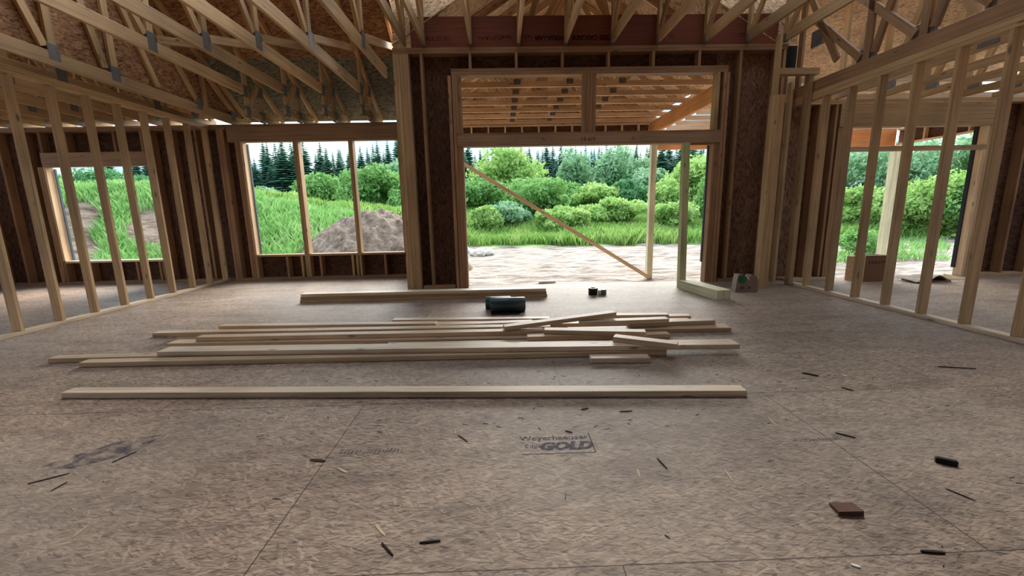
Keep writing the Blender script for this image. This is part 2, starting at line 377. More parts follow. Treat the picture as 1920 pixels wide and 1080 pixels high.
# bedroom opening
bx('window_header', -7.74, -6.0, yw-.005, yx-.02, 2.02, 2.25, HEADER, W)
bx('window_sill', -7.70, -6.01, yw, yx, .38, .415, PALE, W)
bx('jamb_stud', -7.74, -7.702, yw, yx, .4155, 2.0195, LITWOOD, W)
for a in (-7.79, -7.835): bx('jamb_stud', a, a+.043, yw, yx, .0385, 2.0195, BROWN, W)
for a in (-6.01, -5.97): bx('jamb_stud', a, a+.038, yw, yx, .4155 if a < -6 else .0385, 2.0195, BROWN, W)
for x in (-7.74, -7.3, -6.9, -6.5, -6.1, -6.04): bx('cripple_stud', x, x+.038, yw, yx, .0385, .3795, BROWN, W)
for x in (-7.72, -7.3, -6.9, -6.5, -6.05): bx('cripple_stud', x, x+.038, yw, yx, 2.2505, 2.5795, BROWN, W)
bx('flashing_strip', -7.69, -7.676, yx-.02, yx+.02, .42, 2.0, BLUEM, W)
bx('flashing_strip', -4.355, -4.345, yx-.02, yx+.02, .46, 2.36, BLUEM, W)
W = wall('wall_outer_left', 'dark sheathed outer wall of the left bedroom', (-9.3, 5, 0))
bx('sheathing', -9.32, -9.305, 2.5, 7.66, 0, 2.66, SHADEOSB, W)
for k in range(13): bx('stud', -9.3, -9.21, 2.55+.405*k, 2.588+.405*k, .0385, 2.58, BROWN, W)
bx('bottom_plate', -9.3, -9.21, 2.5, 7.5, 0, .038, BROWN, W); bx('top_plate', -9.3, -9.21, 2.5, 7.5, 2.5805, 2.659, BROWN, W)

# right room back wall with its own opening
W = wall('wall_back_right', 'framed back wall of the right room with a door sized opening', (6, yd, 0))
bx('top_plate', 4.25, 10.0, yd, ye, 2.58, 2.618, PINE, W); bx('top_plate', 4.25, 10.0, yd, ye, 2.55, 2.5795, PINE, W)
bx('door_header', 4.93, 7.30, yd-.01, ye-.02, 2.235, 2.5495, PINE, W)
bx('transom_bar', 4.98, 7.19, yd, yd+.09, 1.895, 1.96, PINE, W)
for a in (4.93, 4.975): bx('jamb_stud', a, a+.043, yd, ye, 0, 2.2345, BROWN, W)
bx('jamb_stud', 7.15, 7.188, yd, ye, 0, 1.894, LITWOOD, W); bx('jamb_stud', 7.15, 7.188, yd, ye, 1.961, 2.2345, LITWOOD, W)
for a in (7.19, 7.235, 7.28): bx('jamb_stud', a, a+.043, yd, ye, 0, 2.2345 if a < 7.27 else 2.5495, PINE, W)
for a in (4.62, 4.86, 7.75, 8.15, 8.2, 8.6, 9.0, 9.4, 9.8): bx('stud', a, a+.038, yd, ye, .0385, 2.5495, BROWN, W)
bx('bottom_plate', 4.25, 4.92, yd, ye, 0, .038, BROWN, W); bx('bottom_plate', 7.33, 10.0, yd, ye, 0, .038, PINE, W)
bx('sheathing', 4.2005, 4.95, ye+.001, ye+.012, -.1, 2.62, LITOSB, W); bx('sheathing', 7.2, 10.1, ye+.001, ye+.012, -.1, 2.62, SHADEOSB, W)
bx('sheathing', 4.95, 7.2, ye+.001, ye+.012, 2.26, 2.62, SHADEOSB, W)
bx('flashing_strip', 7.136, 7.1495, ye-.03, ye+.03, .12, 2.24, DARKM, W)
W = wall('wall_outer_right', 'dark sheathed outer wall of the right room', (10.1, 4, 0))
bx('sheathing', 10.105, 10.12, 1.5, 6.39, 0, 2.62, SHADEOSB, W)
for k in range(12): bx('stud', 10.01, 10.1, 1.55+.405*k, 1.588+.405*k, .0385, 2.58, BROWN, W)
bx('bottom_plate', 10.01, 10.1, 1.5, 6.24, 0, .038, BROWN, W); bx('top_plate', 10.01, 10.1, 1.5, 6.24, 2.5805, 2.618, BROWN, W)

# ------------------------------------------------------------------ roof
def RZ(y): return 2.70+(8.25-y)*.65      # underside of the main roof boards
W = wall('ceiling', 'strand board roof sheathing over the trusses', (0, 6, 3))
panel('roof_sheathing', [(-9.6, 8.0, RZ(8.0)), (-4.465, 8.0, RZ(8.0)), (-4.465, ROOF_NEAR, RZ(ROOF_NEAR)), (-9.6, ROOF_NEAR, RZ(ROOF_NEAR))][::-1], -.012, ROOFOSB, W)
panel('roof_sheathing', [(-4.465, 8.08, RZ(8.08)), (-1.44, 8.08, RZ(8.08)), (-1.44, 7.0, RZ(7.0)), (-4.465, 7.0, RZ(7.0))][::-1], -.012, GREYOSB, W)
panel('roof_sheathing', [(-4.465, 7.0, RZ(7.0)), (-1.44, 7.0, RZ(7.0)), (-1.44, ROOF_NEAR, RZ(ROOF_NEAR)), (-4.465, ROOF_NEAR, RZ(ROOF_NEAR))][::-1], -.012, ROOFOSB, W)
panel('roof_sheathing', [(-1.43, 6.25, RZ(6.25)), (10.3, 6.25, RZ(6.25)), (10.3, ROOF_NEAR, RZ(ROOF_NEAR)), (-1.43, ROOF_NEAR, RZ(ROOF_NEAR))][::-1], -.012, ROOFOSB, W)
yr = REAR_BLOCKER
panel('roof_sheathing', [(-9.6, yr, RZ(yr)), (10.3, yr, RZ(yr)), (10.3, -3.6, RZ(yr)), (-9.6, -3.6, RZ(yr))][::-1], -.012, ROOFOSB, W)  # flat unseen cover, added to keep light from behind out
WR = wall('rear_light_blocker', 'unseen sheathed wall added behind the viewer to block rear light', (0, -3.5, 0))
bx('sheathing', -9.4, 10.1, -3.52, -3.505, 0, RZ(yr)-.05, SHADEOSB, WR)  # added out of view to block light from behind
# porch gable
gx, gz, ge, gs = 1.225, 5.0, 2.665, .6
def GZ(x): return gz-abs(x-gx)*gs
yb = 8.25-(gz-2.7)/.65
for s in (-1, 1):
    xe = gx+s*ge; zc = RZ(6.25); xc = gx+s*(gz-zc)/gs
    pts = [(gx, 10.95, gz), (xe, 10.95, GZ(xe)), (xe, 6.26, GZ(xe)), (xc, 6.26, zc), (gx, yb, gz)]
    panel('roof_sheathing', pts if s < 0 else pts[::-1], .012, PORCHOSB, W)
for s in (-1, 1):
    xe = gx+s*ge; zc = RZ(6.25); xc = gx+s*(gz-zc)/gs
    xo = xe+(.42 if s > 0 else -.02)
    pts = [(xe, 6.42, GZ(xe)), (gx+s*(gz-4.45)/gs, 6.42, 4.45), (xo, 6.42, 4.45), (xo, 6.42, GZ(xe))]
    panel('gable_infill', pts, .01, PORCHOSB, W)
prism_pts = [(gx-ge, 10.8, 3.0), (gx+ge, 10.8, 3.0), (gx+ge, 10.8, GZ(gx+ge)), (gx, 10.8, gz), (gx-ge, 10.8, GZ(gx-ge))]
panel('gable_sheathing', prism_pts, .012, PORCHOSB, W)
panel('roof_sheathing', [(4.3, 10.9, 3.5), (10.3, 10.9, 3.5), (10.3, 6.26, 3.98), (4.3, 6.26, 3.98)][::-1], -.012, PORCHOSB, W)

def gus(x, y, z, P, w=.16, h=.10, axis='x'):
    if axis == 'x': return bx('gusset_plate', x-.0205, x+.0205, y-w/2, y+w/2, z-h/2, z+h/2, METAL, P)
    return bx('gusset_plate', x-w/2, x+w/2, y-.0205, y+.0205, z-h/2, z+h/2, METAL, P)
def webx(P, x, y0, z0, y1, z1, w=.085): return bar('web', (x, y0, z0), (x, y1, z1), .036, w, TRUSS, P)
def vweb(P, x, y, z0, z1, w=.085): return bx('web', x-.018, x+.018, y-w/2, y+w/2, z0, z1, TRUSS, P)
def top_chord(P, x, ya, yb_): return bar('top_chord', (x, ya, RZ(ya)-.06), (x, yb_, RZ(yb_)-.06), .038, .089, TRUSS, P)
ORD = ['first', 'second', 'third', 'fourth', 'fifth', 'sixth', 'seventh', 'eighth', 'ninth', 'tenth', 'eleventh', 'twelfth']
NEAR = 1.2
# raised-bottom trusses over the left of the great room
for i, x in enumerate((-3.88, -3.28, -2.70, -2.12, -1.53)):
    P = empty('roof_truss', (x, 7.5, 2.66))
    tag(P, 'stepped roof truss over the tall windows, %s from the left partition' % ORD[i], 'roof truss', 'stepped trusses over the window wall')
    zb = 2.96
    ye_ = 6.9 if i < 4 else 6.2
    bx('bottom_chord', x-.019, x+.019, .2, ye_, zb, zb+.14, TRUSS, P)
    top_chord(P, x, 8.05, NEAR)
    bx('heel_chord', x-.019, x+.019, 6.88, 7.95, 2.661, 2.75, TRUSS, P)
    vweb(P, x, 6.95, 2.755, RZ(6.95)-.11, .089); vweb(P, x, 7.36, 2.755, RZ(7.36)-.11, .089)
    webx(P, x, 6.98, 2.79, 7.30, RZ(7.3)-.14); webx(P, x, 7.42, 2.78, 7.9, RZ(7.9)-.11, .06)
    for (y, z) in ((6.93, 3.02), (6.95, 2.72), (7.36, 2.72), (7.36, 3.1)): gus(x, y, z, P, .11, .17)
    vweb(P, x, 5.2, zb+.141, RZ(5.2)-.11); vweb(P, x, 3.6, zb+.141, RZ(3.6)-.11)
    webx(P, x, 5.28, zb+.17, 6.75, RZ(6.75)-.13); webx(P, x, 5.12, zb+.17, 3.75, RZ(4.0)-.3)
    gus(x, 5.2, zb+.12, P, .13, .2); gus(x, 3.6, zb+.12, P, .13, .2)
# flat trusses: first one beside the partition, the rest over the bedroom
for i, x in enumerate((-4.48, -5.10, -5.71, -6.32, -6.93, -7.54, -8.15, -8.76)):
    P = empty('roof_truss', (x, 7.5, 2.66))
    if i == 0:
        tag(P, 'pale flat roof truss just right of the left partition top plate', 'roof truss')
        panel('truss_sheathing', [(x-.022, 7.9, 2.79), (x-.022, .3, 2.79), (x-.022, .3, 7.0), (x-.022, 1.5, RZ(1.5)-.02), (x-.022, 7.9, RZ(7.9)-.02)], .010, ROOFOSB, P)
    else: tag(P, 'flat roof truss over the left bedroom, %s beyond the partition' % ORD[i-1], 'roof truss', 'trusses over the left bedroom')
    bx('bottom_chord', x-.019, x+.019, .2, 8.0, 2.661, 2.80, PINE if i == 0 else TRUSS, P)
    top_chord(P, x, 8.05, NEAR)
    for y in (4.68, 5.37, 6.9, 3.5): vweb(P, x, y, 2.801, RZ(y)-.11)
    for a, b in ((6.72, 5.75), (6.0, 5.42), (5.25, 4.8), (4.6, 3.6), (7.6, 7.0)):
        webx(P, x, a, 2.83, b, RZ(b)-.22 if b > 5.5 else RZ(b)-.5)
    for y in (6.75, 5.37, 4.68, 7.55): gus(x, y, 2.80, P, .12, .16)
# great room trusses hanging on the beam
for i, x in enumerate((-1.26, -1.0, -.36, .295, .943, 1.587, 2.22, 2.878, 3.48, 4.0)):
    P = empty('roof_truss', (x, 6.2, 3.37))
    lab = 'high roof truss hung on the red beam, %s from the left corner post' % ORD[i]
    tag(P, lab, 'roof truss', 'high trusses ending at the red beam')
    bx('bottom_chord', x-.019, x+.019, .2, 6.245, 3.372, 3.511, TRUSS, P)
    top_chord(P, x, 6.24, NEAR)
    if i > 0: bx('joist_hanger', x-.024, x+.024, 6.17, 6.244, 3.365, 3.47, METAL, P)
    vweb(P, x, 6.20, 3.512, RZ(6.2)-.11)
    webx(P, x, 6.12, 3.54, 5.3, RZ(5.3)-.12); webx(P, x, 5.2, RZ(5.2)-.12, 4.2, 3.54); webx(P, x, 4.1, 3.54, 3.2, RZ(3.3)-.12)
    gus(x, 5.25, RZ(5.25)-.14, P); gus(x, 4.15, 3.50, P)
# right girder and right room trusses
_t = TRUSS; TRUSS = BROWN
P = empty('girder_truss', (4.215, 6, 2.6)); tag(P, 'dark girder truss lying along the right partition top plate', 'roof truss')
bx('bottom_chord', 4.175, 4.255, .3, 6.24, 2.601, 2.745, TRUSS, P)
top_chord(P, 4.215, 6.24, NEAR)
nodes = (5.08, 4.42, 3.75, 3.1)
for y in nodes:
    gus(4.235, y, 2.80, P, .24, .17)
    vweb(P, 4.215, y-.03, 2.746, RZ(y)-.11, .089)
    webx(P, 4.215, y+.06, 2.80, y+.85, 2.80+.72); webx(P, 4.215, y-.12, 2.80, y-.42, 2.80+.95)
gus(4.235, 5.9, 3.3, P, .2, .2)
vweb(P, 4.215, 6.18, 2.746, RZ(6.18)-.11, .089); webx(P, 4.215, 6.1, RZ(6.1)-.2, 5.5, 2.9)
TRUSS = _t
for i in range(9):
    x = 4.85+.61*i
    P = empty('roof_truss', (x, 6.3, 2.62))
    tag(P, 'low roof truss over the right room, %s beyond the partition' % ORD[i], 'roof truss', 'trusses over the right room')
    bx('bottom_chord', x-.019, x+.019, .3, 6.38, 2.6185, 2.71, TRUSS, P)
    top_chord(P, x, 6.24, NEAR)
    vweb(P, x, 6.2, 2.711, RZ(6.2)-.11)
    for a, b in ((6.1, 5.5), (4.4, 5.3), (4.3, 3.7), (2.8, 3.6)): webx(P, x, a, 2.74, b, RZ(b)-.14)
    gus(x, 4.35, 2.72, P, .2, .16); gus(x, 5.4, RZ(5.4)-.16, P, .2, .16); gus(x, 6.1, 2.75, P)
# laminated beam above the patio wall
B = bx('ridge_beam', -1.18, 3.92, 6.262, 6.35, 3.361, 3.75, LVL); tag(B, 'deep red laminated beam with black printing on top of the back wall', 'beam')
def back_text(name, s, size, x, mat, par, z=3.47, sx=1.0, bold=0):
    m = Matrix.Translation((x, 6.2595, z)) @ Matrix.Rotation(math.pi, 4, 'Y') @ Matrix.Rotation(math.pi/2, 4, 'X')
    o = text_mesh(name, s, size, mat, Matrix.Identity(4), None, bold=bold, sx=sx)
    o.parent = par
    o.matrix_parent_inverse = par.matrix_basis.inverted(); o.matrix_basis = m
    return o
back_text('printed_lettering', 'BOISE CASCADE', .085, 1.33, BINK, B, sx=.95, bold=.004)
back_text('printed_lettering', 'VERSA-LAM', .085, .72, BINK, B, sx=.9, bold=.004)
FINK = ink_mat('faint_beam_ink', (.015, .008, .01), .45, .58, 60)
for xx, n in ((-.25, 13), (.32, 5), (-1.0, 10), (2.38, 2), (3.38, 2)):
    v, f = [], []
    for k in range(n):
        x = xx+k*.036; v += [(x, 6.2592, 3.448), (x+.024, 6.2592, 3.448), (x+.024, 6.2592, 3.50), (x, 6.2592, 3.50)]; f.append((4*k, 4*k+1, 4*k+2, 4*k+3))
    o = mesh_obj('printed_mark', v, f, FINK); o.parent = B; o.matrix_parent_inverse = B.matrix_basis.inverted()

# ------------------------------------------------------------------ porch outside the back wall
def porch():
    for s, x in ((-1, -1.30), (1, 3.75)):
        b = bx('porch_beam', x-.045, x+.045, 6.41, 10.72, 2.92, 3.199, OBEAM)
        tag(b, 'orange veneer porch beam running out on the %s side of the gabled porch' % ('right' if s > 0 else 'left'), 'beam')
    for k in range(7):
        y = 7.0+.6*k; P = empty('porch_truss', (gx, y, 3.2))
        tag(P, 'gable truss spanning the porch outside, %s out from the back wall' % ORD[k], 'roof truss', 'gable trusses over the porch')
        bx('bottom_chord', gx-2.62, gx+2.62, y-.018, y+.018, 3.2005, 3.29, LITWOOD, P)
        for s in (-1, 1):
            bar('top_chord', (gx, y, gz-.07), (gx+s*2.6, y, GZ(gx+2.6)-.07), .036, .089, LITWOOD, P)
            bar('web', (gx+s*.9, y, 3.30), (gx+s*.55, y, GZ(gx+.55)-.12), .034, .085, LITWOOD, P)
            bar('web', (gx+s*.95, y, 3.30), (gx+s*1.6, y, GZ(gx+1.6)-.12), .034, .085, LITWOOD, P)
            bar('web', (gx+s*.03, y, GZ(gx)-.2), (gx+s*.85, y, 3.30), .034, .085, LITWOOD, P)
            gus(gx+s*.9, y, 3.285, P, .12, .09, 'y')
        bx('web', gx-.0425, gx+.0425, y-.017, y+.017, 3.291, gz-.13, LITWOOD, P)
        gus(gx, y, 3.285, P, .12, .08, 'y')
    P = empty('porch_front_frame', (gx, 10.72, 2.8)); tag(P, 'short cripple framed beam across the front of the gabled porch', 'beam')
    bx('top_plate', -1.25, 3.70, 10.68, 10.77, 3.16, 3.1995, LITWOOD, P)
    bx('bottom_plate', -1.25, 3.70, 10.68, 10.77, 2.80, 2.84, LITWOOD, P)
    for k in range(12): bx('cripple_stud', -1.1+.41*k, -1.062+.41*k, 10.68, 10.77, 2.8405, 3.1595, LITWOOD, P)
    bx('sheathing', -1.25, 3.70, 10.775, 10.787, 2.80, 3.2, SHADEOSB, P)
    b = bx('porch_beam', 3.86, 9.80, 10.56, 10.65, 2.54, 2.93, OBEAM); tag(b, 'orange veneer beam across the front of the right porch', 'beam')
    P = empty('porch_eave_frame', (9.85, 8.5, 2.55)); tag(P, 'framed eave band along the outer side of the right porch', 'beam')
    bx('bottom_plate', 9.81, 9.90, 6.41, 10.55, 2.55, 2.588, LITWOOD, P); bx('top_plate', 9.81, 9.90, 6.41, 10.55, 2.892, 2.93, LITWOOD, P)
    for k in range(9): bx('cripple_stud', 9.81, 9.90, 6.5+.48*k, 6.538+.48*k, 2.5885, 2.8915, LITWOOD, P)
    bx('sheathing', 9.905, 9.917, 6.41, 10.6, 2.55, 2.93, SHADEOSB, P)
    for k in range(9):
        y = 6.6+.5*k
        b = bx('porch_rafter', 3.9, 9.95, y, y+.038, 2.931, 3.02, PALE); tag(b, 'level ceiling joist over the right porch, %s out from the wall' % ORD[k], 'joist', 'ceiling joists over the right porch')
    b = bx('porch_post', 3.70, 3.84, 10.5, 10.64, -.67, 2.9195, TREATP); tag(b, 'yellow green treated post at the front corner of the gabled porch', 'post')
    b = bx('porch_post', 9.78, 9.93, 10.5, 10.66, -.67, 2.539, TREATP); tag(b, 'pale treated post at the outer corner of the right porch', 'post')
    b = bx('porch_post', -1.37, -1.23, 10.5, 10.64, -.67, 2.9195, TREATP); tag(b, 'treated post at the left front corner of the gabled porch', 'post')
    b = bar('diagonal_brace', (-1.1, 10.45, 2.42), (3.76, 10.45, -.62), .038, .089, LITWOOD); tag(b, 'long diagonal brace board slanting down to the porch post', 'board')
porch()
b = bar('prop_post', (2.575, 5.87, 0.001), (2.665, 6.18, 2.035), .089, .10, TREAT, up=(0, 1, 0)); tag(b, 'greenish prop stud standing in the right part of the patio opening', 'post')
b = bx('lath_strip', 2.74, 3.08, 6.26, 6.30, 2.022, 2.048, OBEAM); tag(b, 'thin orange strip fixed under the header right of the prop stud', 'board')

# ------------------------------------------------------------------ lumber on the floor
T = .038
LUM = [
 ('B1', -3.32, 3.175, 1.27, 3.085, .089, 0, 0, 'long board at the very front bottom of the lumber pile'),
 ('B2', -3.685, 3.30, -.75, 3.275, .089, 0, 0, 'board sticking out furthest left at the bottom of the pile'),
 ('B19', -1.0, 3.40, .95, 3.36, .089, 0, 0, 'bottom board in the middle of the pile behind the front boards'),
 ('B7', -2.997, 3.63, .53, 3.50, .14, 0, 0, 'wide flat board on the floor inside the pile, slanted at its left end'),
 ('F1', -3.05, 3.80, .0, 3.735, .089, 0, 0, 'bottom board under the back half of the pile'),
 ('B18', .60, 3.50, 1.472, 3.519, .089, 0, 0, 'short board at the right of the pile, under the grey cut piece'),
 ('B16', .60, 3.68, 2.097, 3.66, .14, 0, 0, 'wide board reaching furthest right in the back of the pile'),
 ('B5', -3.41, 3.985, .45, 3.86, .089, 0, 0, 'board poking out left at the rear of the pile'),
 ('B8b', -1.29, 4.03, 1.85, 3.90, .14, 0, 0, 'wide board lying low at the back of the pile'),
 ('B9', -1.167, 4.262, .477, 4.161, .089, 0, 0, 'pale grey board behind the pile, nearest the dark roll'),
 ('B13', .854, 4.144, 1.93, 4.122, .089, 0, 0, 'rearmost board at the right end of the pile'),
 ('B3', -2.80, 3.28, 1.84, 3.07, .14, 1, 0, 'long bright board on top of the front of the pile with a pointed right end'),
 ('B6', -2.764, 3.665, .359, 3.593, .089, 1, 0, 'long board on the second layer in the middle of the pile'),
 ('B4', -3.154, 3.84, .021, 3.75, .089, 1, 0, 'long top board at the left rear of the pile'),
 ('B8', -2.812, 4.045, -.663, 3.935, .089, 1, 0, 'thin looking top board at the back left of the pile'),
 ('B10', -.6, 3.872, .284, 3.90, .089, 1, 0, 'short dark edged board in the back middle of the pile'),
 ('B15', 1.18, 3.765, 2.008, 3.78, .089, 1, 0, 'second layer board at the right rear of the pile'),
 ('B12', .895, 4.08, 1.67, 4.043, .089, 1, 0, 'second layer board at the very back right of the pile'),
 ('F2', .2, 3.42, 1.1, 3.42, .089, 1, 0, 'short supporting board under the grey cut piece'),
 ('B17', .347, 3.48, 1.192, 3.337, .089, 2, 0, 'grey cut board lying slightly askew on the pile'),
 ('B14', .711, 3.70, 1.547, 3.74, .089, 2, 0, 'top board with a bright edge at the right rear of the pile'),
 ('B20', .881, 3.23, 1.312, 3.00, .089, 2, 0, 'short offcut lying crosswise over the front boards of the pile'),
 ('B21', .646, 2.959, 1.088, 2.935, .089, 0, 0, 'short loose block on the floor just in front of the pile'),
 ('FB', -2.868, 2.597, 1.463, 2.328, .089, 0, 0, 'single long board lying alone in front of the pile'),
]
for i, (k, x0, y0, x1, y1, w, lev, dz, lab) in enumerate(LUM):
    P0, P1 = Vector((x0, y0, 0)), Vector((x1, y1, 0)); d = (P1-P0).normalized(); n = Vector((-d.y, d.x, 0))*w/2
    z = lev*(T+.0006)+T/2+.0005
    o = bar('lumber_board', P0+n+Vector((0, 0, z)), P1+n+Vector((0, 0, z)), w, T, PALE if k in ('FB', 'B3', 'B9', 'B21', 'B14') else PILE)
    tag(o, lab, 'board', 'loose boards of the lumber pile' if k not in ('FB', 'B21') else None)
o = bar('lumber_board', (.0, 3.64, .100), (1.06, 3.85, .156), .089, T, PILE); tag(o, 'top slanted board lying diagonally over the middle of the pile', 'board', 'loose boards of the lumber pile')
for k in range(3):
    z0 = .0005+k*(T+.0004)
    o = bx('lumber_board', -2.671+.01*k, .587-.008*k, 5.43, 5.43+.14, z0, z0+T, PINE if k < 2 else PALE)
    tag(o, '%s board of the small stack lying before the windows and the patio opening' % ('lowest', 'middle', 'topmost')[k], 'board', 'stack of three boards near the back wall')
for k in range(2):
    d = Vector((.151, -.815, 0)).normalized(); HH = .122; n = Vector((-d.y, d.x, 0))*(.0475+.095*k)
    p = Vector((2.487, 5.788, .0615)); q = Vector((2.638, 4.973, .0615))
    o = bar('treated_timber', p+n+d*.02, q+n+d*.0, .093, .122, TREATP)
    tag(o, 'green treated timber block at the patio opening, %s of the pair' % ('left, nearer the opening', 'right, nearer the plastic jug')[k], 'timber', 'pair of green treated timbers')

# ------------------------------------------------------------------ small things on the floor
def tube(name, r, ln, c, ax, mat, parent=None, seg=32, inner=.0, cap=True):
    bm = bmesh.new(); rings = []
    prof = [(-ln/2, inner), (-ln/2, r*.93), (-ln/2+r*.06, r), (ln/2-r*.06, r), (ln/2, r*.93), (ln/2, inner)] if inner == 0 else \
           [(-ln/2, inner), (-ln/2, r*.97), (-ln/2+r*.03, r), (ln/2-r*.03, r), (ln/2, r*.97), (ln/2, inner)]
    for h, rr in prof: rings.append([bm.verts.new((h, max(rr, .0005)*math.cos(2*math.pi*i/seg), max(rr, .0005)*math.sin(2*math.pi*i/seg))) for i in range(seg)])
    pr = list(zip(rings, rings[1:]))
    if inner: pr.append((rings[-1], rings[0]))
    for a, b in pr:
        for i in range(seg): bm.faces.new((a[i], a[(i+1) % seg], b[(i+1) % seg], b[i]))
    bmesh.ops.recalc_face_normals(bm, faces=bm.faces[:])
    me = bpy.data.meshes.new(name); bm.to_mesh(me); bm.free(); me.materials.append(mat)
    for p in me.polygons: p.use_smooth = abs(p.normal.x) < .5
    X = Vector(ax).normalized(); U = Vector((0, 0, 1)) if abs(X.z) < .9 else Vector((0, 1, 0)); Y = U.cross(X).normalized(); Z = X.cross(Y)
    m = Matrix.Identity(4)
    for r_ in range(3): m[r_][0], m[r_][1], m[r_][2], m[r_][3] = X[r_], Y[r_], Z[r_], c[r_]
    return put(bpy.data.objects.new(name, me), parent, m)
P = empty('film_roll', (.045, 4.66, 0)); tag(P, 'fat dark teal roll of film lying on the floor behind the lumber pile', 'roll')
tube('roll_body', .083, .40, (.05, 4.66, .0835), (1, .03, 0), TEAL, P)
tube('roll_core', .03, .404, (.05, 4.66, .0835), (1, .03, 0), CARD, P, inner=.024)
mesh_obj('loose_flap', [(-.13, 4.60, .012), (.2, 4.60, .012), (.17, 4.50, .003), (-.14, 4.50, .003), (-.13, 4.60, .003), (.2, 4.60, .003), (.17, 4.50, .001), (-.14, 4.50, .001)],
         [(3, 2, 1, 0), (4, 5, 6, 7), (0, 1, 5, 4), (2, 3, 7, 6), (1, 2, 6, 5), (3, 0, 4, 7)], BLACK, P)
P = empty('film_roll', (-.08, 4.85, 0)); tag(P, 'smaller dark roll peeking out behind the left end of the teal roll', 'roll')
tube('roll_body', .072, .30, (-.06, 4.83, .0725), (1, .03, 0), TEAL, P); tube('roll_core', .028, .303, (-.06, 4.83, .0725), (1, .03, 0), CARD, P, inner=.022)
P = empty('tape_roll', (1.22, 5.52, 0)); tag(P, 'black roll of tape standing before the patio opening', 'roll')
tube('tape_body', .062, .09, (1.22, 5.52, .0455), (0, 0, 1), BLACK, P, inner=.038); tube('roll_core', .0378, .091, (1.22, 5.52, .0457), (0, 0, 1), CARD, P, inner=.033)
P = empty('small_can', (1.36, 5.50, 0)); tag(P, 'small grey can with white and dark bands right of the black tape roll', 'can')
tube('can_body', .036, .055, (1.36, 5.50, .028), (0, 0, 1), METAL, P); tube('can_lid', .034, .012, (1.36, 5.50, .062), (0, 0, 1), BLACK, P)
o = tube('white_tape', .022, .06, (1.305, 5.50, .0305), (0, 0, 1), WHITEP); tag(o, 'tiny white bottle between the black tape roll and the grey can', 'bottle')
# torn carton with a green inside
def carton():
    P = empty('plastic_jug', (3.26, 5.40, 0)); tag(P, 'squat grey brown plastic jug with a green patch, beside the corner post', 'jug')
    a = math.radians(-8); M = Matrix.Translation((3.255, 5.40, 0)) @ Matrix.Rotation(a, 4, 'Z')
    out = [(-.14, 0), (.14, 0), (.142, .15), (.11, .22), (.075, .235), (.04, .232), (.012, .165), (-.02, .21), (-.045, .238), (-.115, .24), (-.13, .16)]
    hole = [(-.118, .20), (-.10, .145), (-.07, .115), (-.04, .125), (-.012, .19), (-.045, .235), (-.105, .235)]
    bm = bmesh.new()
    def ring(pts, y): return [bm.verts.new(M @ Vector((x, y, z))) for x, z in pts]
    f0, f1 = ring(out, 0), ring([(x*.97, z*.985) for x, z in out], .15)
    h0 = ring(hole, -.0005)
    n = len(out)
    for i in range(n): bm.faces.new((f0[i], f0[(i+1) % n], f1[(i+1) % n], f1[i]))
    bm.faces.new(f1); bm.faces.new(f0[::-1])
    bmesh.ops.recalc_face_normals(bm, faces=bm.faces[:]); bmesh.ops.delete(bm, geom=h0, context='VERTS')
    me = bpy.data.meshes.new('jug_body'); bm.to_mesh(me); bm.free(); me.materials.append(flat('jug_plastic', (.26, .18, .15), .5))
    put(bpy.data.objects.new('jug_body', me), P, Matrix.Identity(4))
    hv = [M @ Vector((x, -.003, z)) for x, z in hole]; hb = [M @ Vector((x*.9-.006, -.012, z*.95+.008)) for x, z in hole]; k = len(hole)
    mesh_obj('green_patch', hv+hb, [tuple(range(k, 2*k))]+[(i, (i+1) % k, k+(i+1) % k, k+i) for i in range(k)], GREENP, P)
    pts = [(-.02, .215), (.0, .19), (.012, .165), (.035, .155)]
    vv, ff = [], []
    for i, (x, z) in enumerate(pts):
        for dx, dy in ((-.006, -.01), (.006, -.01), (.006, .02), (-.006, .02)): vv.append(M @ Vector((x+dx, dy, z+.012)))
        if i: b_ = 4*(i-1); ff += [(b_+j, b_+(j+1) % 4, b_+4+(j+1) % 4, b_+4+j) for j in range(4)]
    ff += [(3, 2, 1, 0), (4*3, 4*3+1, 4*3+2, 4*3+3)]
    mesh_obj('handle_rim', vv, ff, WHITEP, P)
    for (x0, x1, z0, z1) in ((-.085, -.025, .04, .085), (.02, .05, .05, .08)):
        q = [M @ Vector((x, y, z)) for y in (-.0012, -.0002) for x, z in ((x0, z0), (x1, z0), (x1, z1), (x0, z1))]
        mesh_obj('label_mark', q, [(0, 1, 2, 3), (7, 6, 5, 4), (0, 4, 5, 1), (1, 5, 6, 2), (2, 6, 7, 3), (3, 7, 4, 0)], flat('dark_print', (.13, .085, .07)), P)
carton()
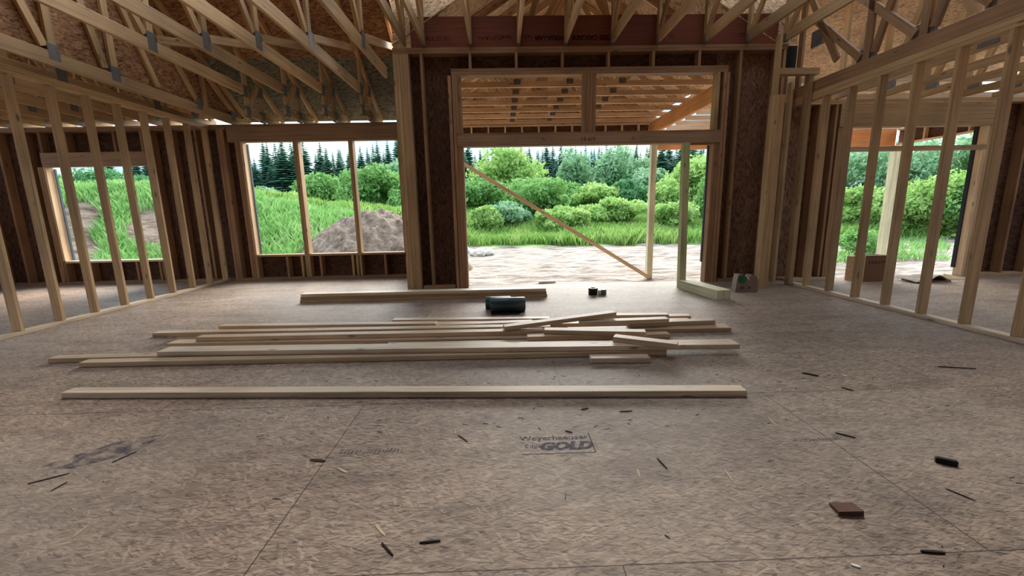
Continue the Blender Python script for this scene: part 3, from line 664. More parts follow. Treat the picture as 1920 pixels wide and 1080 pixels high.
# cardboard box in the right room
def cbox():
    P = empty('cardboard_box', (5.47, 6.0, 0)); tag(P, 'brown cardboard box with dark lettering standing in the right doorway', 'box')
    a = math.radians(-4); M = Matrix.Translation((5.50, 5.95, 0)) @ Matrix.Rotation(a, 4, 'Z')
    def slab(nm, x0, x1, y0, y1, z0, z1, mat):
        q = [M @ Vector((x, y, z)) for z in (z0, z1) for x, y in ((x0, y0), (x1, y0), (x1, y1), (x0, y1))]
        return mesh_obj(nm, q, [(3, 2, 1, 0), (4, 5, 6, 7), (0, 1, 5, 4), (1, 2, 6, 5), (2, 3, 7, 6), (3, 0, 4, 7)], mat, P)
    slab('front_panel', -.17, .17, -.003, .003, 0, .38, CARD); slab('back_panel', -.17, .17, .237, .243, 0, .38, CARD)
    slab('side_panel', -.173, -.1702, 0, .24, 0, .38, CARDL); slab('side_panel', .1702, .173, 0, .24, 0, .38, CARD)
    slab('base_panel', -.17, .17, .0031, .2369, 0, .006, CARD)
    slab('top_flap', -.17, .17, .0, .12, .3805, .386, CARD)
    q = [M @ Vector(v) for v in ((-.174, -.002, .37), (-.31, .17, .365), (-.31, .17, .001), (-.174, -.002, .001), (-.170, -.0035, .37), (-.306, .173, .365), (-.306, .173, .001), (-.170, -.0035, .001))]
    mesh_obj('side_flap', q, [(0, 1, 2, 3), (7, 6, 5, 4), (0, 4, 5, 1), (1, 5, 6, 2), (2, 6, 7, 3), (3, 7, 4, 0)], CARDL, P)
    for k in range(4):
        slab('printed_mark', -.125+.045*k, -.095+.045*k, -.0042, -.0031, .265, .31, flat('worn_box_print', (.10, .045, .03)))
    text_mesh('printed_lettering', 'HC', .075, BINK, M @ Matrix.Translation((.095, -.0045, .29)) @ Matrix.Rotation(math.pi/2, 4, 'X'), P, sx=.85)
cbox()
# crumpled cardboard sheet
def sheet():
    nu, nv = 14, 6; v = []; f = []
    for j in range(nv):
        for i in range(nu):
            u, w = i/(nu-1), j/(nv-1)
            x = 5.90+.62*u; y = 5.72+.34*w+.10*u
            z = .022+.085*math.exp(-((u-.62)/.20)**2)*(1-.5*w)+.05*math.exp(-((u-.15)/.15)**2)*w+.008*math.sin(9*u+3*w)
            v.append((x, y, z))
    for z_ in (0, 1):
        for j in range(nv-1):
            for i in range(nu-1):
                a = j*nu+i; q = (a, a+1, a+nu+1, a+nu)
                if z_ == 0: f.append(q)
    o = mesh_obj('cardboard_sheet', v, f, flat('grey_cardboard', (.42, .36, .32), .85), None)
    md = o.modifiers.new('th', 'SOLIDIFY'); md.thickness = .006
    tag(o, 'buckled grey cardboard sheet on the floor right of the cardboard box', 'cardboard')
    for k, (x, y, w, h, z) in enumerate(((6.0, 5.80, .5, .25, .001), )):
        o = bx('cardboard_pad', x, x+w, y, y+h, z, z+.018, CARD); tag(o, 'flat brown cardboard layer under the buckled sheet', 'cardboard')
    o = mesh_obj('cardboard_scrap', [(6.55, 5.98, .001), (6.95, 5.95, .001), (6.72, 6.12, .06), (6.55, 5.98, .006), (6.95, 5.95, .006), (6.72, 6.12, .066)], [(2, 1, 0), (3, 4, 5), (0, 1, 4, 3), (1, 2, 5, 4), (2, 0, 3, 5)], CARDL)
    tag(o, 'tented pale cardboard scrap at the right end of the buckled sheet', 'cardboard')
sheet()
# slivers, chips and cut pieces
DARKCHIP = flat('dark_splinter', (.035, .018, .010), .8); BRCHIP = flat('brown_offcut', (.11, .05, .03), .8); PCHIP = flat('pale_shaving', (.60, .46, .32), .8)
def chip(name, a, b, w, h, mat, label, cat='splinter', group=None):
    a, b = Vector((*a, h/2+.0008)), Vector((*b, h/2+.0008))
    w *= .6; h *= .55; a.z = b.z = h/2+.0006
    d = (b-a).normalized(); n = Vector((-d.y, d.x, 0))*w/2; u = Vector((0, 0, h/2)); v = []
    for k, s in ((0, .55), (.3, 1), (.7, .95), (1, .35)):
        c = a.lerp(b, k)
        v += [c-n*s-u, c+n*s-u, c+n*s+u*(.6+.4*s), c-n*s+u*(.6+.4*s)]
    f = [(0, 1, 2, 3), (15, 14, 13, 12)]+[(4*i+j, 4*i+4+j, 4*i+4+(j+1) % 4, 4*i+(j+1) % 4) for i in range(3) for j in range(4)]
    tag(mesh_obj(name, v, f, mat), label, cat, group)
o = bar('black_block', (1.905, 1.640, .0125), (1.965, 1.60, .0125), .022, .024, BLACK); tag(o, 'small black block on the floor at the right', 'block')
o = mesh_obj('wood_offcut', [(1.225, 1.335, .0008), (1.312, 1.328, .0008), (1.325, 1.395, .0008), (1.238, 1.40, .0008), (1.222, 1.335, .018), (1.31, 1.328, .022), (1.325, 1.395, .006), (1.235, 1.40, .006)],
             [(3, 2, 1, 0), (4, 5, 6, 7), (0, 1, 5, 4), (1, 2, 6, 5), (2, 3, 7, 6), (3, 0, 4, 7)], BRCHIP); tag(o, 'square brown wood offcut tilted on the floor in the right foreground', 'offcut')
S = 'splinters scattered on the subfloor'
chip('wood_splinter', (1.763, 1.459), (1.80, 1.385), .006, .006, DARKCHIP, 'dark thin splinter right of the square brown offcut', group=S)
chip('wood_splinter', (3.038, 2.699), (3.246, 2.643), .012, .01, DARKCHIP, 'longest dark splinter, near the right partition plate', group=S)
chip('wood_splinter', (.691, 1.729), (.706, 1.648), .008, .008, DARKCHIP, 'dark slanting splinter right of the printed stamp', group=S)
chip('wood_splinter', (-.312, 1.279), (-.24, 1.285), .012, .010, DARKCHIP, 'stubby dark splinter lying level in the centre foreground', group=S)
chip('wood_splinter', (-.445, 1.285), (-.391, 1.228), .010, .010, DARKCHIP, 'dark splinter left of the stubby one in the foreground', group=S)
chip('wood_splinter', (-2.10, 1.695), (-1.99, 1.765), .007, .006, DARKCHIP, 'long dark splinter at the left edge of the floor', group=S)
chip('wood_splinter', (-1.942, 1.638), (-1.935, 1.701), .007, .006, DARKCHIP, 'short dark splinter below the long one at the left', group=S)
chip('wood_splinter', (-1.868, 1.84), (-1.83, 1.93), .008, .006, DARKCHIP, 'dark splinter beside the grey smudge on the left', group=S)
chip('wood_splinter', (-1.581, 1.362), (-1.582, 1.425), .006, .006, PCHIP, 'pale thin splinter in the left foreground', group=S)
chip('wood_chip', (1.091, 1.124), (1.112, 1.111), .014, .007, WHITEP, 'white chip by the front panel seam', 'chip', S)
chip('wood_chip', (-.925, 1.81), (-.85, 1.795), .03, .006, DARKCHIP, 'dark pointed chip sitting on the panel joint', 'chip', S)
chip('wood_chip', (2.04, 2.66), (2.11, 2.60), .03, .012, DARKCHIP, 'dark curled chip on the floor right of the lone long board', 'chip', S)
chip('wood_chip', (2.273, 2.611), (2.285, 2.574), .016, .008, WHITEP, 'small white chip beside the dark curled one', 'chip', S)
chip('wood_chip', (2.115, 2.413), (2.15, 2.365), .022, .008, DARKCHIP, 'dark flake right of the end of the lone long board', 'chip', S)
chip('wood_chip', (1.36, 1.163), (1.43, 1.152), .014, .012, DARKCHIP, 'dark crumb of wood on the front panel seam', 'chip', S)
chip('wood_chip', (.308, 1.999), (.342, 1.978), .012, .006, DARKCHIP, 'dark flake just above the printed stamp', 'chip', S)
chip('wood_chip', (-.25, 1.99), (-.195, 1.922), .009, .006, DARKCHIP, 'small dark flake between the two printed stamps', 'chip', S)
chip('wood_chip', (1.66, 1.895), (1.72, 1.845), .014, .008, DARKCHIP, 'dark flake at the end of the faint right stamp', 'chip', S)
chip('wood_chip', (.435, 2.226), (.48, 2.243), .012, .007, DARKCHIP, 'dark flake below the middle of the lone long board', 'chip', S)
chip('wood_chip', (.647, 2.189), (.721, 2.193), .010, .007, BRCHIP, 'brown flake right of the dark one below the lone board', 'chip', S)
chip('wood_stick', (2.704, 4.755), (2.666, 4.40), .014, .012, PCHIP, 'pale stick on the floor near the treated timbers', 'stick')
chip('wood_shaving', (-.771, 1.737), (-.711, 1.699), .020, .003, PCHIP, 'pale shaving right of the panel joint', 'shaving', S)
chip('wood_shaving', (-.491, 1.373), (-.443, 1.319), .018, .003, PCHIP, 'pale shaving above the dark foreground splinters', 'shaving', S)
chip('wood_shaving', (.575, 1.655), (.567, 1.595), .014, .003, PCHIP, 'pale upright shaving below the printed stamp', 'shaving', S)
chip('wood_shaving', (.953, 1.634), (.945, 1.543), .012, .003, PCHIP, 'pale curved shaving above the square brown offcut', 'shaving', S)
chip('wood_shaving', (1.427, 2.071), (1.416, 1.975), .014, .003, PCHIP, 'pale shaving above the faint right stamp', 'shaving', S)
def litter(name, n, mat, label, seed, lo, hi, wd):
    rg = random.Random(seed); v = []; f = []
    for _ in range(n):
        if rg.random() < .6: x, y = rg.uniform(-1.5, 2.6), rg.uniform(2.0, 3.1)
        else: x, y = rg.uniform(-3.0, 4.0), rg.uniform(1.0, 6.0)
        if y > 3.02 and y < 4.4 and -3.8 < x < 2.2: continue
        yb_ = 2.597+(x+2.868)/4.331*(2.328-2.597)
        if -2.95 < x < 1.53 and yb_-.05 < y < yb_+.15: continue
        a = rg.gauss(0, .7); l = rg.uniform(lo, hi)/2; w = rg.uniform(.5, 1)*wd/2; c, s_ = math.cos(a), math.sin(a); h = rg.uniform(.001, .003); k = len(v)
        for (u, t, z) in ((-l, -w, .0007), (l, -w*.6, .0007), (l, w*.6, h), (-l, w, h)): v.append((x+u*c-t*s_, y+u*s_+t*c, z))
        f.append((k, k+1, k+2, k+3))
    tag(mesh_obj(name, v, f, mat), label, 'litter', kind='stuff')
litter('wood_shavings', 420, PCHIP, 'fine pale wood shavings littering the subfloor', 4, .012, .045, .006)
litter('wood_crumbs', 260, DARKCHIP, 'fine dark wood crumbs littering the subfloor', 5, .008, .035, .006)
o = bx('ground_plank', .905, 1.34, 10.35, 10.46, -.669, -.62, WHITEP); tag(o, 'short white plank on the ground beyond the patio opening', 'board')

# stamps printed on the floor panels
def fm(x, y, rz=0, z=.0008): return Matrix.Translation((x, y, z)) @ Matrix.Rotation(rz, 4, 'Z')
def fstamp(s, size, x, y, **k):
    o = text_mesh('panel_stamp', s, size, INK, fm(x, y), fl, **k); return o
fstamp('Weyerhaeuser', .058, .24, 1.935, sx=1.0, bold=.0012)
fstamp('GOLD', .088, .285, 1.857, shear=.3, bold=.006, sx=1.05)
fstamp('Edge', .045, .13, 1.865)
def rect(x0, x1, y0, y1):
    mesh_obj('panel_stamp', [(x0, y0, .0009), (x1, y0, .0009), (x1, y1, .0009), (x0, y1, .0009)], [(0, 1, 2, 3)], INK, fl)
rect(.07, .425, 1.795, 1.801); rect(.419, .425, 1.801, 1.975)
WORN = ink_mat('nearly_worn_off_ink', (.12, .12, .14), .42, .60, 90)
def worn_line(x0, x1, y, h, mat, parent, seed, n):
    rg = random.Random(seed); v = []; f = []; w = (x1-x0)/n
    for k in range(n):
        a = x0+w*k; b_ = a+w*rg.uniform(.55, .85); c = y+rg.uniform(-.1, .1)*h; hh = h*rg.uniform(.7, 1); q = len(v)
        v += [(a, c, .0008), (b_, c, .0008), (b_+.004, c+hh, .0008), (a+.004, c+hh, .0008)]; f.append((q, q+1, q+2, q+3))
    mesh_obj('panel_stamp', v, f, mat, parent)
worn_line(-.81, -.50, 1.845, .042, WORN, fl, 1, 17)
worn_line(1.40, 1.66, 1.828, .030, WORN, fl, 2, 16)
mesh_obj('panel_stamp', [(-2.20, 1.82, .0007), (-2.02, 1.80, .0007), (-1.83, 1.93, .0007), (-1.82, 2.10, .0007), (-2.02, 2.02, .0007)], [(0, 1, 2, 3, 4)], ink_mat('smudged_ink', (.09, .09, .12), .42, .68, 14), fl)

# ------------------------------------------------------------------ outdoors
def sst(a, b, t):
    t = np.clip((t-a)/(b-a), 0, 1); return t*t*(3-2*t)
rng = np.random.default_rng(5)
def wob(x, y):
    return .5*np.sin(x*.7+1.3*np.sin(y*.45))*np.sin(y*.6+.8*np.sin(x*.5))+.3*np.sin(x*1.9+y*1.1)*np.sin(y*2.3-x*.7)+.2*np.sin(x*4.1+y*3.3)
def ground_h(x, y):
    h = -.67+1.55*sst(19, 36, y)+.03*np.clip(y-36, 0, 400)*.6
    A = np.interp(x, [-30, -16, -11.4, -9.3, -4.5, -1.5], [3.3, 3.15, 2.55, 2.1, 1.3, 0])
    h = h+A*sst(10.2, 19.5, y)*(1-.9*sst(20, 32, y))
    h = h+.10*wob(x, y)*sst(7, 12, y)
    # dirt pile
    return h
def terrain():
    xs = np.concatenate([np.linspace(-160, -26, 30), np.linspace(-25, 25, 260), np.linspace(26, 160, 30)])
    ys = np.concatenate([np.linspace(-60, 6, 14), np.linspace(6.8, 30, 150), np.linspace(31, 400, 60)])
    X, Y = np.meshgrid(xs, ys); Z = ground_h(X, Y)
    inside = (Y < 7.7); Z = np.where(inside, -.70, Z)
    nx, ny = len(xs), len(ys); v = np.stack([X, Y, Z], -1).reshape(-1, 3)
    f = [(j*nx+i, j*nx+i+1, (j+1)*nx+i+1, (j+1)*nx+i) for j in range(ny-1) for i in range(nx-1)]
    m, nt, b = new_mat('bare_earth_and_meadow', .95, .1); L = nt.links.new
    tc = N(nt, 'TexCoord'); P = tc.outputs['Object']
    n1 = N(nt, 'TexNoise', Scale=1.2, Detail=9.0, Roughness=.7); mp = N(nt, 'Mapping', Scale=(.9, 2.6, 1)); L(P, mp.inputs['Vector']); L(mp.outputs[0], n1.inputs['Vector'])
    er = ramp(nt, [(.33, (.09, .065, .05)), (.44, (.21, .17, .14)), (.54, (.31, .265, .23)), (.70, (.42, .38, .34))]); L(n1.outputs['Fac'], er.inputs['Fac'])
    n2 = N(nt, 'TexNoise', Scale=.5, Detail=6.0); L(P, n2.inputs['Vector'])
    gr = ramp(nt, [(.3, (.08, .17, .03)), (.55, (.16, .30, .05)), (.75, (.28, .36, .09))]); L(n2.outputs['Fac'], gr.inputs['Fac'])
    sp = N(nt, 'SeparateXYZ'); L(P, sp.inputs[0])
    fy = math_(nt, 'ADD', sp.outputs[1], math_(nt, 'MULTIPLY', n2.outputs['Fac'], 3.0))
    k = math_(nt, 'MULTIPLY', math_(nt, 'SUBTRACT', fy, 22.0), 1.0, True)
    bank = math_(nt, 'MULTIPLY', math_(nt, 'SUBTRACT', -4.0, sp.outputs[0]), .5, True)
    soil = mixc(nt, bank, er.outputs['Color'], mixc(nt, 1.0, er.outputs['Color'], (.72, .62, .55), 'MULTIPLY'))
    L(mixc(nt, k, soil, gr.outputs['Color']), b.inputs['Base Color'])
    bp = N(nt, 'Bump', Strength=.9, Distance=.15); n3 = N(nt, 'TexNoise', Scale=3.5, Detail=8.0); L(P, n3.inputs['Vector']); L(n3.outputs['Fac'], bp.inputs['Height']); L(bp.outputs[0], b.inputs['Normal'])
    o = mesh_obj('ground', v, f, m, None, True); tag(o, 'bare pale earth, the dirt mound and the meadow ground', kind='structure')
terrain()

def mound():
    nx = ny = 120; xs = np.linspace(-7.2, -.6, nx); ys = np.linspace(11.0, 16.4, ny); X, Y = np.meshgrid(xs, ys)
    d = ((X+3.7)/2.75)**2+((Y-13.6)/2.3)**2
    lump = .5*wob(X*2.1, Y*2.4)+.28*wob(X*5.3+1, Y*5.9)+.16*wob(X*11.0, Y*12.7+3)
    Z = ground_h(X, Y)-.06+1.5*np.clip(1-d, 0, 1)**.75*(1+.22*lump)+.08*lump*(d < 1)-.1*(d > 1.02)
    v = np.stack([X, Y, Z], -1).reshape(-1, 3); f = [(j*nx+i, j*nx+i+1, (j+1)*nx+i+1, (j+1)*nx+i) for j in range(ny-1) for i in range(nx-1) if d[j, i] < 1.15]
    m, nt, b = new_mat('excavated_soil', .95, .1); L = nt.links.new
    tc = N(nt, 'TexCoord'); n1 = N(nt, 'TexNoise', Scale=5.0, Detail=10.0, Roughness=.75); L(tc.outputs['Object'], n1.inputs['Vector'])
    er = ramp(nt, [(.33, (.10, .07, .05)), (.47, (.25, .185, .14)), (.58, (.36, .285, .23)), (.7, (.48, .41, .35))]); L(n1.outputs['Fac'], er.inputs['Fac']); L(er.outputs['Color'], b.inputs['Base Color'])
    bp = N(nt, 'Bump', Strength=1.0, Distance=.12); L(n1.outputs['Fac'], bp.inputs['Height']); L(bp.outputs[0], b.inputs['Normal'])
    o = mesh_obj('dirt_mound', v, f, m, None, True); tag(o, 'lumpy mound of excavated brown soil outside the tall windows', 'mound')
mound()

def leaf_mat(name, c1, c2, c3, scale=1.2):
    m, nt, b = new_mat(name, .7, .2); L = nt.links.new
    tc = N(nt, 'TexCoord'); nz = N(nt, 'TexNoise', Scale=scale, Detail=8.0, Roughness=.75); L(tc.outputs['Object'], nz.inputs['Vector'])
    r = ramp(nt, [(.32, c1), (.5, c2), (.66, c3)]); L(nz.outputs['Fac'], r.inputs['Fac']); L(r.outputs['Color'], b.inputs['Base Color'])
    tr = N(nt, 'BsdfTranslucent'); L(r.outputs['Color'], tr.inputs['Color'])
    mx = N(nt, 'MixShader'); mx.inputs[0].default_value = .35
    out = nt.nodes['Material Output']; L(b.outputs[0], mx.inputs[1]); L(tr.outputs[0], mx.inputs[2]); L(mx.outputs[0], out.inputs['Surface'])
    return m
GRASS = leaf_mat('meadow_grass', (0.116, 0.257, 0.052), (0.242, 0.419, 0.101), (0.412, 0.511, 0.186), .6)
GRASS2 = leaf_mat('bright_grass', (0.134, 0.303, 0.077), (0.229, 0.441, 0.131), (0.361, 0.510, 0.220), .9)
LEAF = {
 'mid': leaf_mat('mid_green_leaves', (0.102, 0.257, 0.067), (0.198, 0.396, 0.113), (0.324, 0.507, 0.197)),
 'lime': leaf_mat('yellow_green_leaves', (0.181, 0.364, 0.081), (0.337, 0.520, 0.154), (0.492, 0.604, 0.251)),
 'pale': leaf_mat('pale_green_leaves', (0.137, 0.306, 0.150), (0.265, 0.448, 0.250), (0.423, 0.578, 0.380)),
 'dark': leaf_mat('deep_green_leaves', (0.054, 0.167, 0.068), (0.105, 0.274, 0.111), (0.199, 0.383, 0.171)),
}
NEEDLE = leaf_mat('dark_spruce_needles', (0.045, 0.123, 0.081), (0.079, 0.193, 0.129), (0.145, 0.279, 0.194), .8)
BARK = flat('grey_bark', (.12, .085, .06), .9)
def fast_mesh(name, V, F, mat):
    me = bpy.data.meshes.new(name); nV, nF = len(V), len(F); k = F.shape[1]
    me.vertices.add(nV); me.vertices.foreach_set('co', V.astype(np.float32).ravel())
    me.loops.add(nF*k); me.loops.foreach_set('vertex_index', F.astype(np.int32).ravel())
    me.polygons.add(nF); me.polygons.foreach_set('loop_start', np.arange(0, nF*k, k, dtype=np.int32)); me.polygons.foreach_set('loop_total', np.full(nF, k, dtype=np.int32))
    me.update(calc_edges=True); me.materials.append(mat); return me
def leaves(C, Nn, size, rg):
    """quads centred at C, facing roughly Nn"""
    n = len(C); Nn = Nn+rg.normal(0, .75, (n, 3)); Nn /= np.linalg.norm(Nn, axis=1)[:, None]
    A = np.cross(Nn, rg.normal(0, 1, (n, 3))); A /= np.linalg.norm(A, axis=1)[:, None]; B = np.cross(Nn, A)
    s = size*rg.uniform(.5, 1.2, n)[:, None]
    V = np.stack([C-A*s, C-B*s*.45, C+A*s, C+B*s*.45], 1).reshape(-1, 3)
    return V, np.arange(4*n).reshape(n, 4)
def crown_mesh(seed, rx, ry, rz, nleaf, size, mat, lumps=22):
    rg = np.random.default_rng(seed)
    lc = rg.normal(0, 1, (lumps, 3)); lc /= np.linalg.norm(lc, axis=1)[:, None]; lc *= rg.uniform(.3, .72, lumps)[:, None]; lc[:, 2] = lc[:, 2]*.8
    lr = rg.uniform(.22, .42, lumps)
    i = rg.integers(0, lumps, nleaf); d = rg.normal(0, 1, (nleaf, 3)); d /= np.linalg.norm(d, axis=1)[:, None]
    P = lc[i]+d*lr[i][:, None]*rg.uniform(.6, 1.12, nleaf)[:, None]
    P[:, 2] = np.maximum(P[:, 2], -1.0)
    sc = np.array([rx, ry, rz]); V, F = leaves(P*sc, d, size, rg)
    return fast_mesh('crown', V, F, mat)
def shrub(name, x, y, ztop, w, mat, label, seed, nleaf=3500, group=None, cat='shrub', size=None, zbase=None, trunk=True):
    zb = ground_h(np.array(float(x)), np.array(float(y))).item() if zbase is None else zbase
    h = max(ztop-zb, .5); r = empty(name, (x, y, zb)); tag(r, label, cat, group)
    rz = h*.56; size = size or (.0052*y+.03)
    c = bpy.data.objects.new('crown', crown_mesh(seed, w/2, w/2, rz, nleaf, size, LEAF[mat])); put(c, r, Matrix.Translation((x, y, zb+h*.5)))
    if trunk:
        bm = bmesh.new(); bmesh.ops.create_cone(bm, cap_ends=True, segments=8, radius1=.05+h*.012, radius2=.03, depth=h*.7)
        me = bpy.data.meshes.new('trunk'); bm.to_mesh(me); bm.free(); me.materials.append(BARK)
        put(bpy.data.objects.new('trunk', me), r, Matrix.Translation((x, y, zb+h*.33)))
    return r
f_ = 782.2
def wx(px, y): return (px-925)/f_*y*1.0*(1/1.0)+.0*y
def conifer_mesh(seed, h, r):
    rg = np.random.default_rng(seed); V = []; n = 0
    for lev in np.linspace(.06, .985, 34):
        rad = r*(1-lev)**.85*rg.uniform(.85, 1.1); z = h*lev
        for k in range(20 if lev < .8 else 8):
            a = rg.uniform(0, 2*math.pi); rr = rad*rg.uniform(.7, 1.1)+.05; dz = -rr*.32; wd = rr*.30+.06
            ca, sa = math.cos(a), math.sin(a)
            V += [(0, 0, z+.12), (ca*rr*.6-sa*wd, sa*rr*.6+ca*wd, z+dz*.6), (ca*rr, sa*rr, z+dz*.75), (ca*rr*.6+sa*wd, sa*rr*.6-ca*wd, z+dz*.6)]
    V += [(-.05, 0, h*.9), (.05, 0, h*.9), (.01, 0, h*1.03), (-.01, 0, h*1.03)]
    V = np.array(V); return fast_mesh('needles', V, np.arange(len(V)).reshape(-1, 4), NEEDLE)
def forest():
    protos = [conifer_mesh(s, 9.0, 2.6) for s in range(5)]
    bm = bmesh.new(); bmesh.ops.create_cone(bm, cap_ends=True, segments=7, radius1=.18, radius2=.02, depth=8.6); tm = bpy.data.meshes.new('trunk'); bm.to_mesh(tm); bm.free(); tm.materials.append(BARK)
    rg = np.random.default_rng(11); i = 0
    for row, (y0, step) in enumerate(((52, 1.25), (56, 1.3), (60, 1.4))):
        x = -45.0
        while x < 30:
            y = y0+rg.uniform(-1.5, 1.5); zb = ground_h(np.array(x), np.array(y)).item()
            ht = (.86+rg.uniform(-.13, .17))*(1.0 if x < -6 else .97)
            sc = Matrix.Diagonal((ht*rg.uniform(.9, 1.15), ht, ht*(1.03 if row else .93), 1))
            e = empty('spruce_tree', (x, y, zb)); sid = 'seen over the left bank' if x < -8 else ('behind the patio view' if x < 16 else 'behind the right room')
            tag(e, 'dark spruce in the %s forest row, %s' % (('front', 'middle', 'rear')[row], sid), 'tree', 'spruces of the far forest, %s row, %s' % (('front', 'middle', 'rear')[row], sid))
            M = Matrix.Translation((x, y, zb)) @ Matrix.Rotation(rg.uniform(0, 6.28), 4, 'Z') @ sc
            put(bpy.data.objects.new('needles', protos[i % 5]), e, M)
            put(bpy.data.objects.new('trunk', tm), e, M @ Matrix.Translation((0, 0, 4.3)))
            i += 1; x += step*rg.uniform(.75, 1.3)
forest()
def zat(py, y): return 1.135+(396-py)/f_*y*1.045
# (px centre, py top, px width, distance, foliage, label, category)
PL = [
 (590, 318, 80, 34, 'mid', 'round green tree seen in the middle pane of the tall windows', 'tree'),
 (700, 312, 110, 33, 'mid', 'broad round tree seen in the right pane of the tall windows', 'tree'),
 (745, 296, 80, 40, 'pale', 'lighter tree behind the round one in the right pane', 'tree'),
 (735, 352, 34, 29, 'mid', 'small round bush at the lower right of the tall windows', 'shrub'),
 (500, 342, 60, 36, 'pale', 'pale bush on the crest in the left pane of the tall windows', 'shrub'),
 (545, 350, 50, 30, 'lime', 'lime bush behind the left mullion of the tall windows', 'shrub'),
 (230, 312, 120, 30, 'dark', 'dark tree behind the crest in the bedroom opening', 'tree'),
 (120, 318, 100, 32, 'dark', 'dark tree at the left side of the bedroom opening', 'tree'),
 (290, 322, 70, 27, 'dark', 'dark bush at the right side of the bedroom opening', 'shrub'),
 (940, 281, 115, 42, 'lime', 'tall bright tree at the upper left of the patio view', 'tree'),
 (885, 330, 90, 36, 'mid', 'dense green bush beside the left patio jamb', 'shrub'),
 (1000, 328, 112, 30, 'mid', 'round willow like bush in the middle of the patio view', 'shrub'),
 (930, 375, 80, 27, 'pale', 'pale low bush under the diagonal brace at left', 'shrub'),
 (895, 378, 50, 25, 'lime', 'lime low bush nearest the left patio jamb', 'shrub'),
 (1065, 284, 56, 46, 'pale', 'tall grey green poplar in the middle of the patio view', 'tree'),
 (1145, 279, 90, 44, 'pale', 'big pale rounded tree right of the poplar', 'tree'),
 (1075, 345, 70, 38, 'mid', 'low bush at the foot of the poplar', 'shrub'),
 (1110, 352, 90, 34, 'lime', 'yellow green bush below the big pale tree', 'shrub'),
 (1165, 340, 60, 33, 'dark', 'deep green bush right of the yellow green one', 'shrub'),
 (1200, 320, 70, 38, 'pale', 'bush just left of the porch post', 'shrub'),
 (1130, 374, 110, 27, 'lime', 'low yellow green thicket in front of the other bushes', 'shrub'),
 (1235, 345, 80, 31, 'lime', 'bright bush just right of the porch post', 'shrub'),
 (1300, 296, 130, 34, 'lime', 'tall bright tree at the right of the patio view', 'tree'),
 (1330, 335, 80, 27, 'mid', 'green bush beside the right patio jamb', 'shrub'),
 (1255, 380, 70, 25, 'lime', 'low lime bush between the porch post and the prop stud', 'shrub'),
 (1040, 385, 90, 25, 'lime', 'low lime bush under the middle of the brace', 'shrub'),
 (1420, 300, 150, 32, 'mid', 'tree hidden behind the wall right of the patio opening', 'tree'),
 (1600, 270, 190, 30, 'pale', 'grey green tree at the left of the right room opening', 'tree'),
 (1740, 262, 190, 29, 'pale', 'big grey green tree in the middle of the right room opening', 'tree'),
 (1860, 255, 170, 27, 'mid', 'green tree at the right of the right room opening', 'tree'),
 (1590, 360, 90, 23, 'lime', 'bright bush at the left foot of the right room opening', 'shrub'),
 (1755, 330, 110, 21, 'lime', 'yellow green bush in the middle of the right room opening', 'shrub'),
 (1830, 350, 110, 20, 'mid', 'green bush at the right of the right room opening', 'shrub'),
 (1670, 370, 90, 22, 'lime', 'bright bush behind the pale porch post', 'shrub'),
]
for i, (px, py, w, y, mt, lab, cat) in enumerate(PL):
    shrub('leafy_tree' if cat == 'tree' else 'leafy_shrub', wx(px, y), y, zat(py, y), w/f_*y*1.35, mt, lab, 100+i, 9000 if w > 85 else 5200, cat=cat, group='trees and shrubs around the meadow')
shrub('leafy_shrub', 9.3, 13.0, .55, 2.2, 'pale', 'low weedy bush close outside the right room opening', 300, 2600, size=.075, trunk=False)
shrub('leafy_shrub', 12.2, 14.0, .35, 1.8, 'mid', 'second low weedy bush further right outside the right room opening', 301, 2000, size=.075, trunk=False)

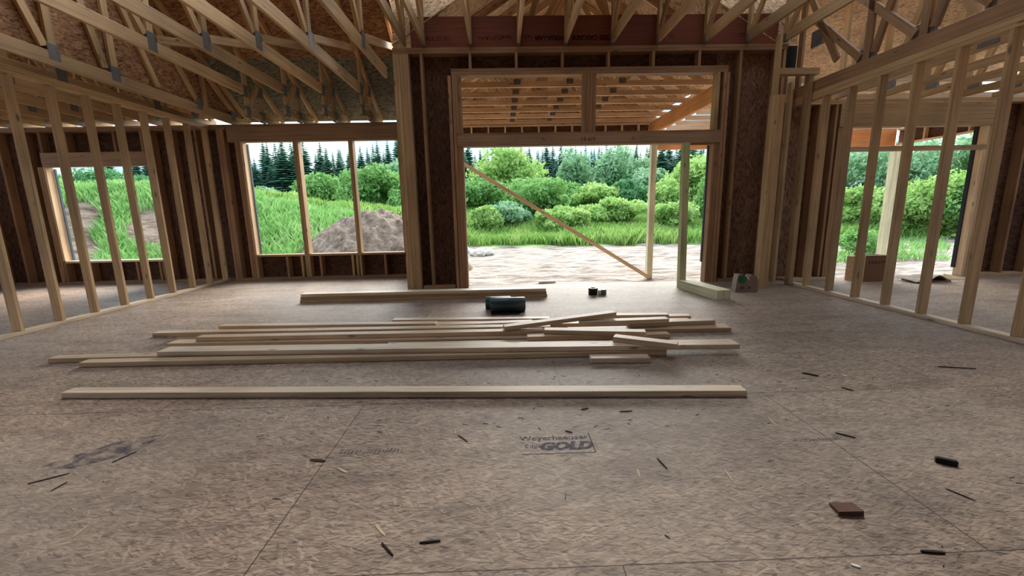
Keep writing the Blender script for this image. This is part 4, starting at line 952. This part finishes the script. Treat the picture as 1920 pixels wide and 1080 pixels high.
def grass():
    def blades(n, xr, yr, keep, hmin, hmax, wd, name, mat, label, seed):
        rg = np.random.default_rng(seed); y = yr[0]+(yr[1]-yr[0])*rg.random(n)**1.15; x = rg.uniform(*xr, n)*np.maximum(y/20, .6)
        k = keep(x, y, rg); x, y = x[k], y[k]; n = len(x); z = ground_h(x, y)-.03
        h = rg.uniform(hmin, hmax, n)*(1+.35*wob(x*.8, y*.8)); a = rg.uniform(0, math.pi*2, n); w = wd*(y/20)
        lx, ly = rg.normal(0, .28, n)*h, rg.normal(0, .28, n)*h
        B = np.stack([x, y, z], 1); D = np.stack([np.cos(a)*w, np.sin(a)*w, 0*a], 1); Tp = B+np.stack([lx, ly, h], 1)
        Mi = B+np.stack([lx*.35, ly*.35, h*.6], 1)
        V = np.stack([B-D, B+D, Mi+D*.7, Tp], 1).reshape(-1, 3); F = np.arange(4*n).reshape(n, 4)
        o = bpy.data.objects.new(name, fast_mesh(name, V, F, mat)); COL.objects.link(o); tag(o, label, 'grass', kind='stuff')
    blades(120000, (-13, 22), (20, 36), lambda x, y, r: (y > 20.6+1.0*wob(x*.8, 3+y*0)+.5*r.random(len(x))), .35, .7, .035, 'meadow_grass', GRASS, 'tall bright meadow grass beyond the bare earth', 1)
    blades(80000, (-26, -3), (11, 26), lambda x, y, r: (x < -4.5-.0*y) & (((x+3.7)/2.6)**2+((y-13.6)/2.2)**2 > 1.2) & (wob(x*.55+2, y*.6) > -.34) & (y > 11.3), .22, .5, .03, 'bank_grass', GRASS2, 'green grass covering the bank on the left', 2)
    blades(9000, (4, 22), (12.5, 21), lambda x, y, r: (x > 9) & (wob(x*.7, y*.7+1) > .0), .12, .32, .022, 'weed_patch', GRASS2, 'weedy green patches on the bare earth at the right', 3)
grass()
def rocks():
    rg = np.random.default_rng(3)
    for i, (x, y, s) in enumerate(((-1.0, 17.5, .35), (-.55, 17.9, .28), (-1.5, 18.2, .3), (11.5, 15.5, .22), (12.6, 16.2, .3))):
        bm = bmesh.new(); bmesh.ops.create_icosphere(bm, subdivisions=2, radius=s)
        for v in bm.verts: v.co *= 1+.22*math.sin(v.co.x*13/s*.3+i)*math.cos(v.co.y*11/s*.3); v.co.z *= .6
        me = bpy.data.meshes.new('rock'); bm.to_mesh(me); bm.free(); me.materials.append(flat('pale_rock', (.55, .52, .48), .9))
        o = bpy.data.objects.new('field_rock', me); o.location = (x, y, ground_h(np.array(x), np.array(y)).item()+s*.3); COL.objects.link(o)
        tag(o, ('pale rock at the meadow edge, largest beside the left jamb', 'pale rock at the meadow edge, right of the largest', 'pale rock at the meadow edge, left of the largest', 'small pale rock outside the right room opening', 'larger pale rock outside the right room opening')[i], 'rock')
rocks()
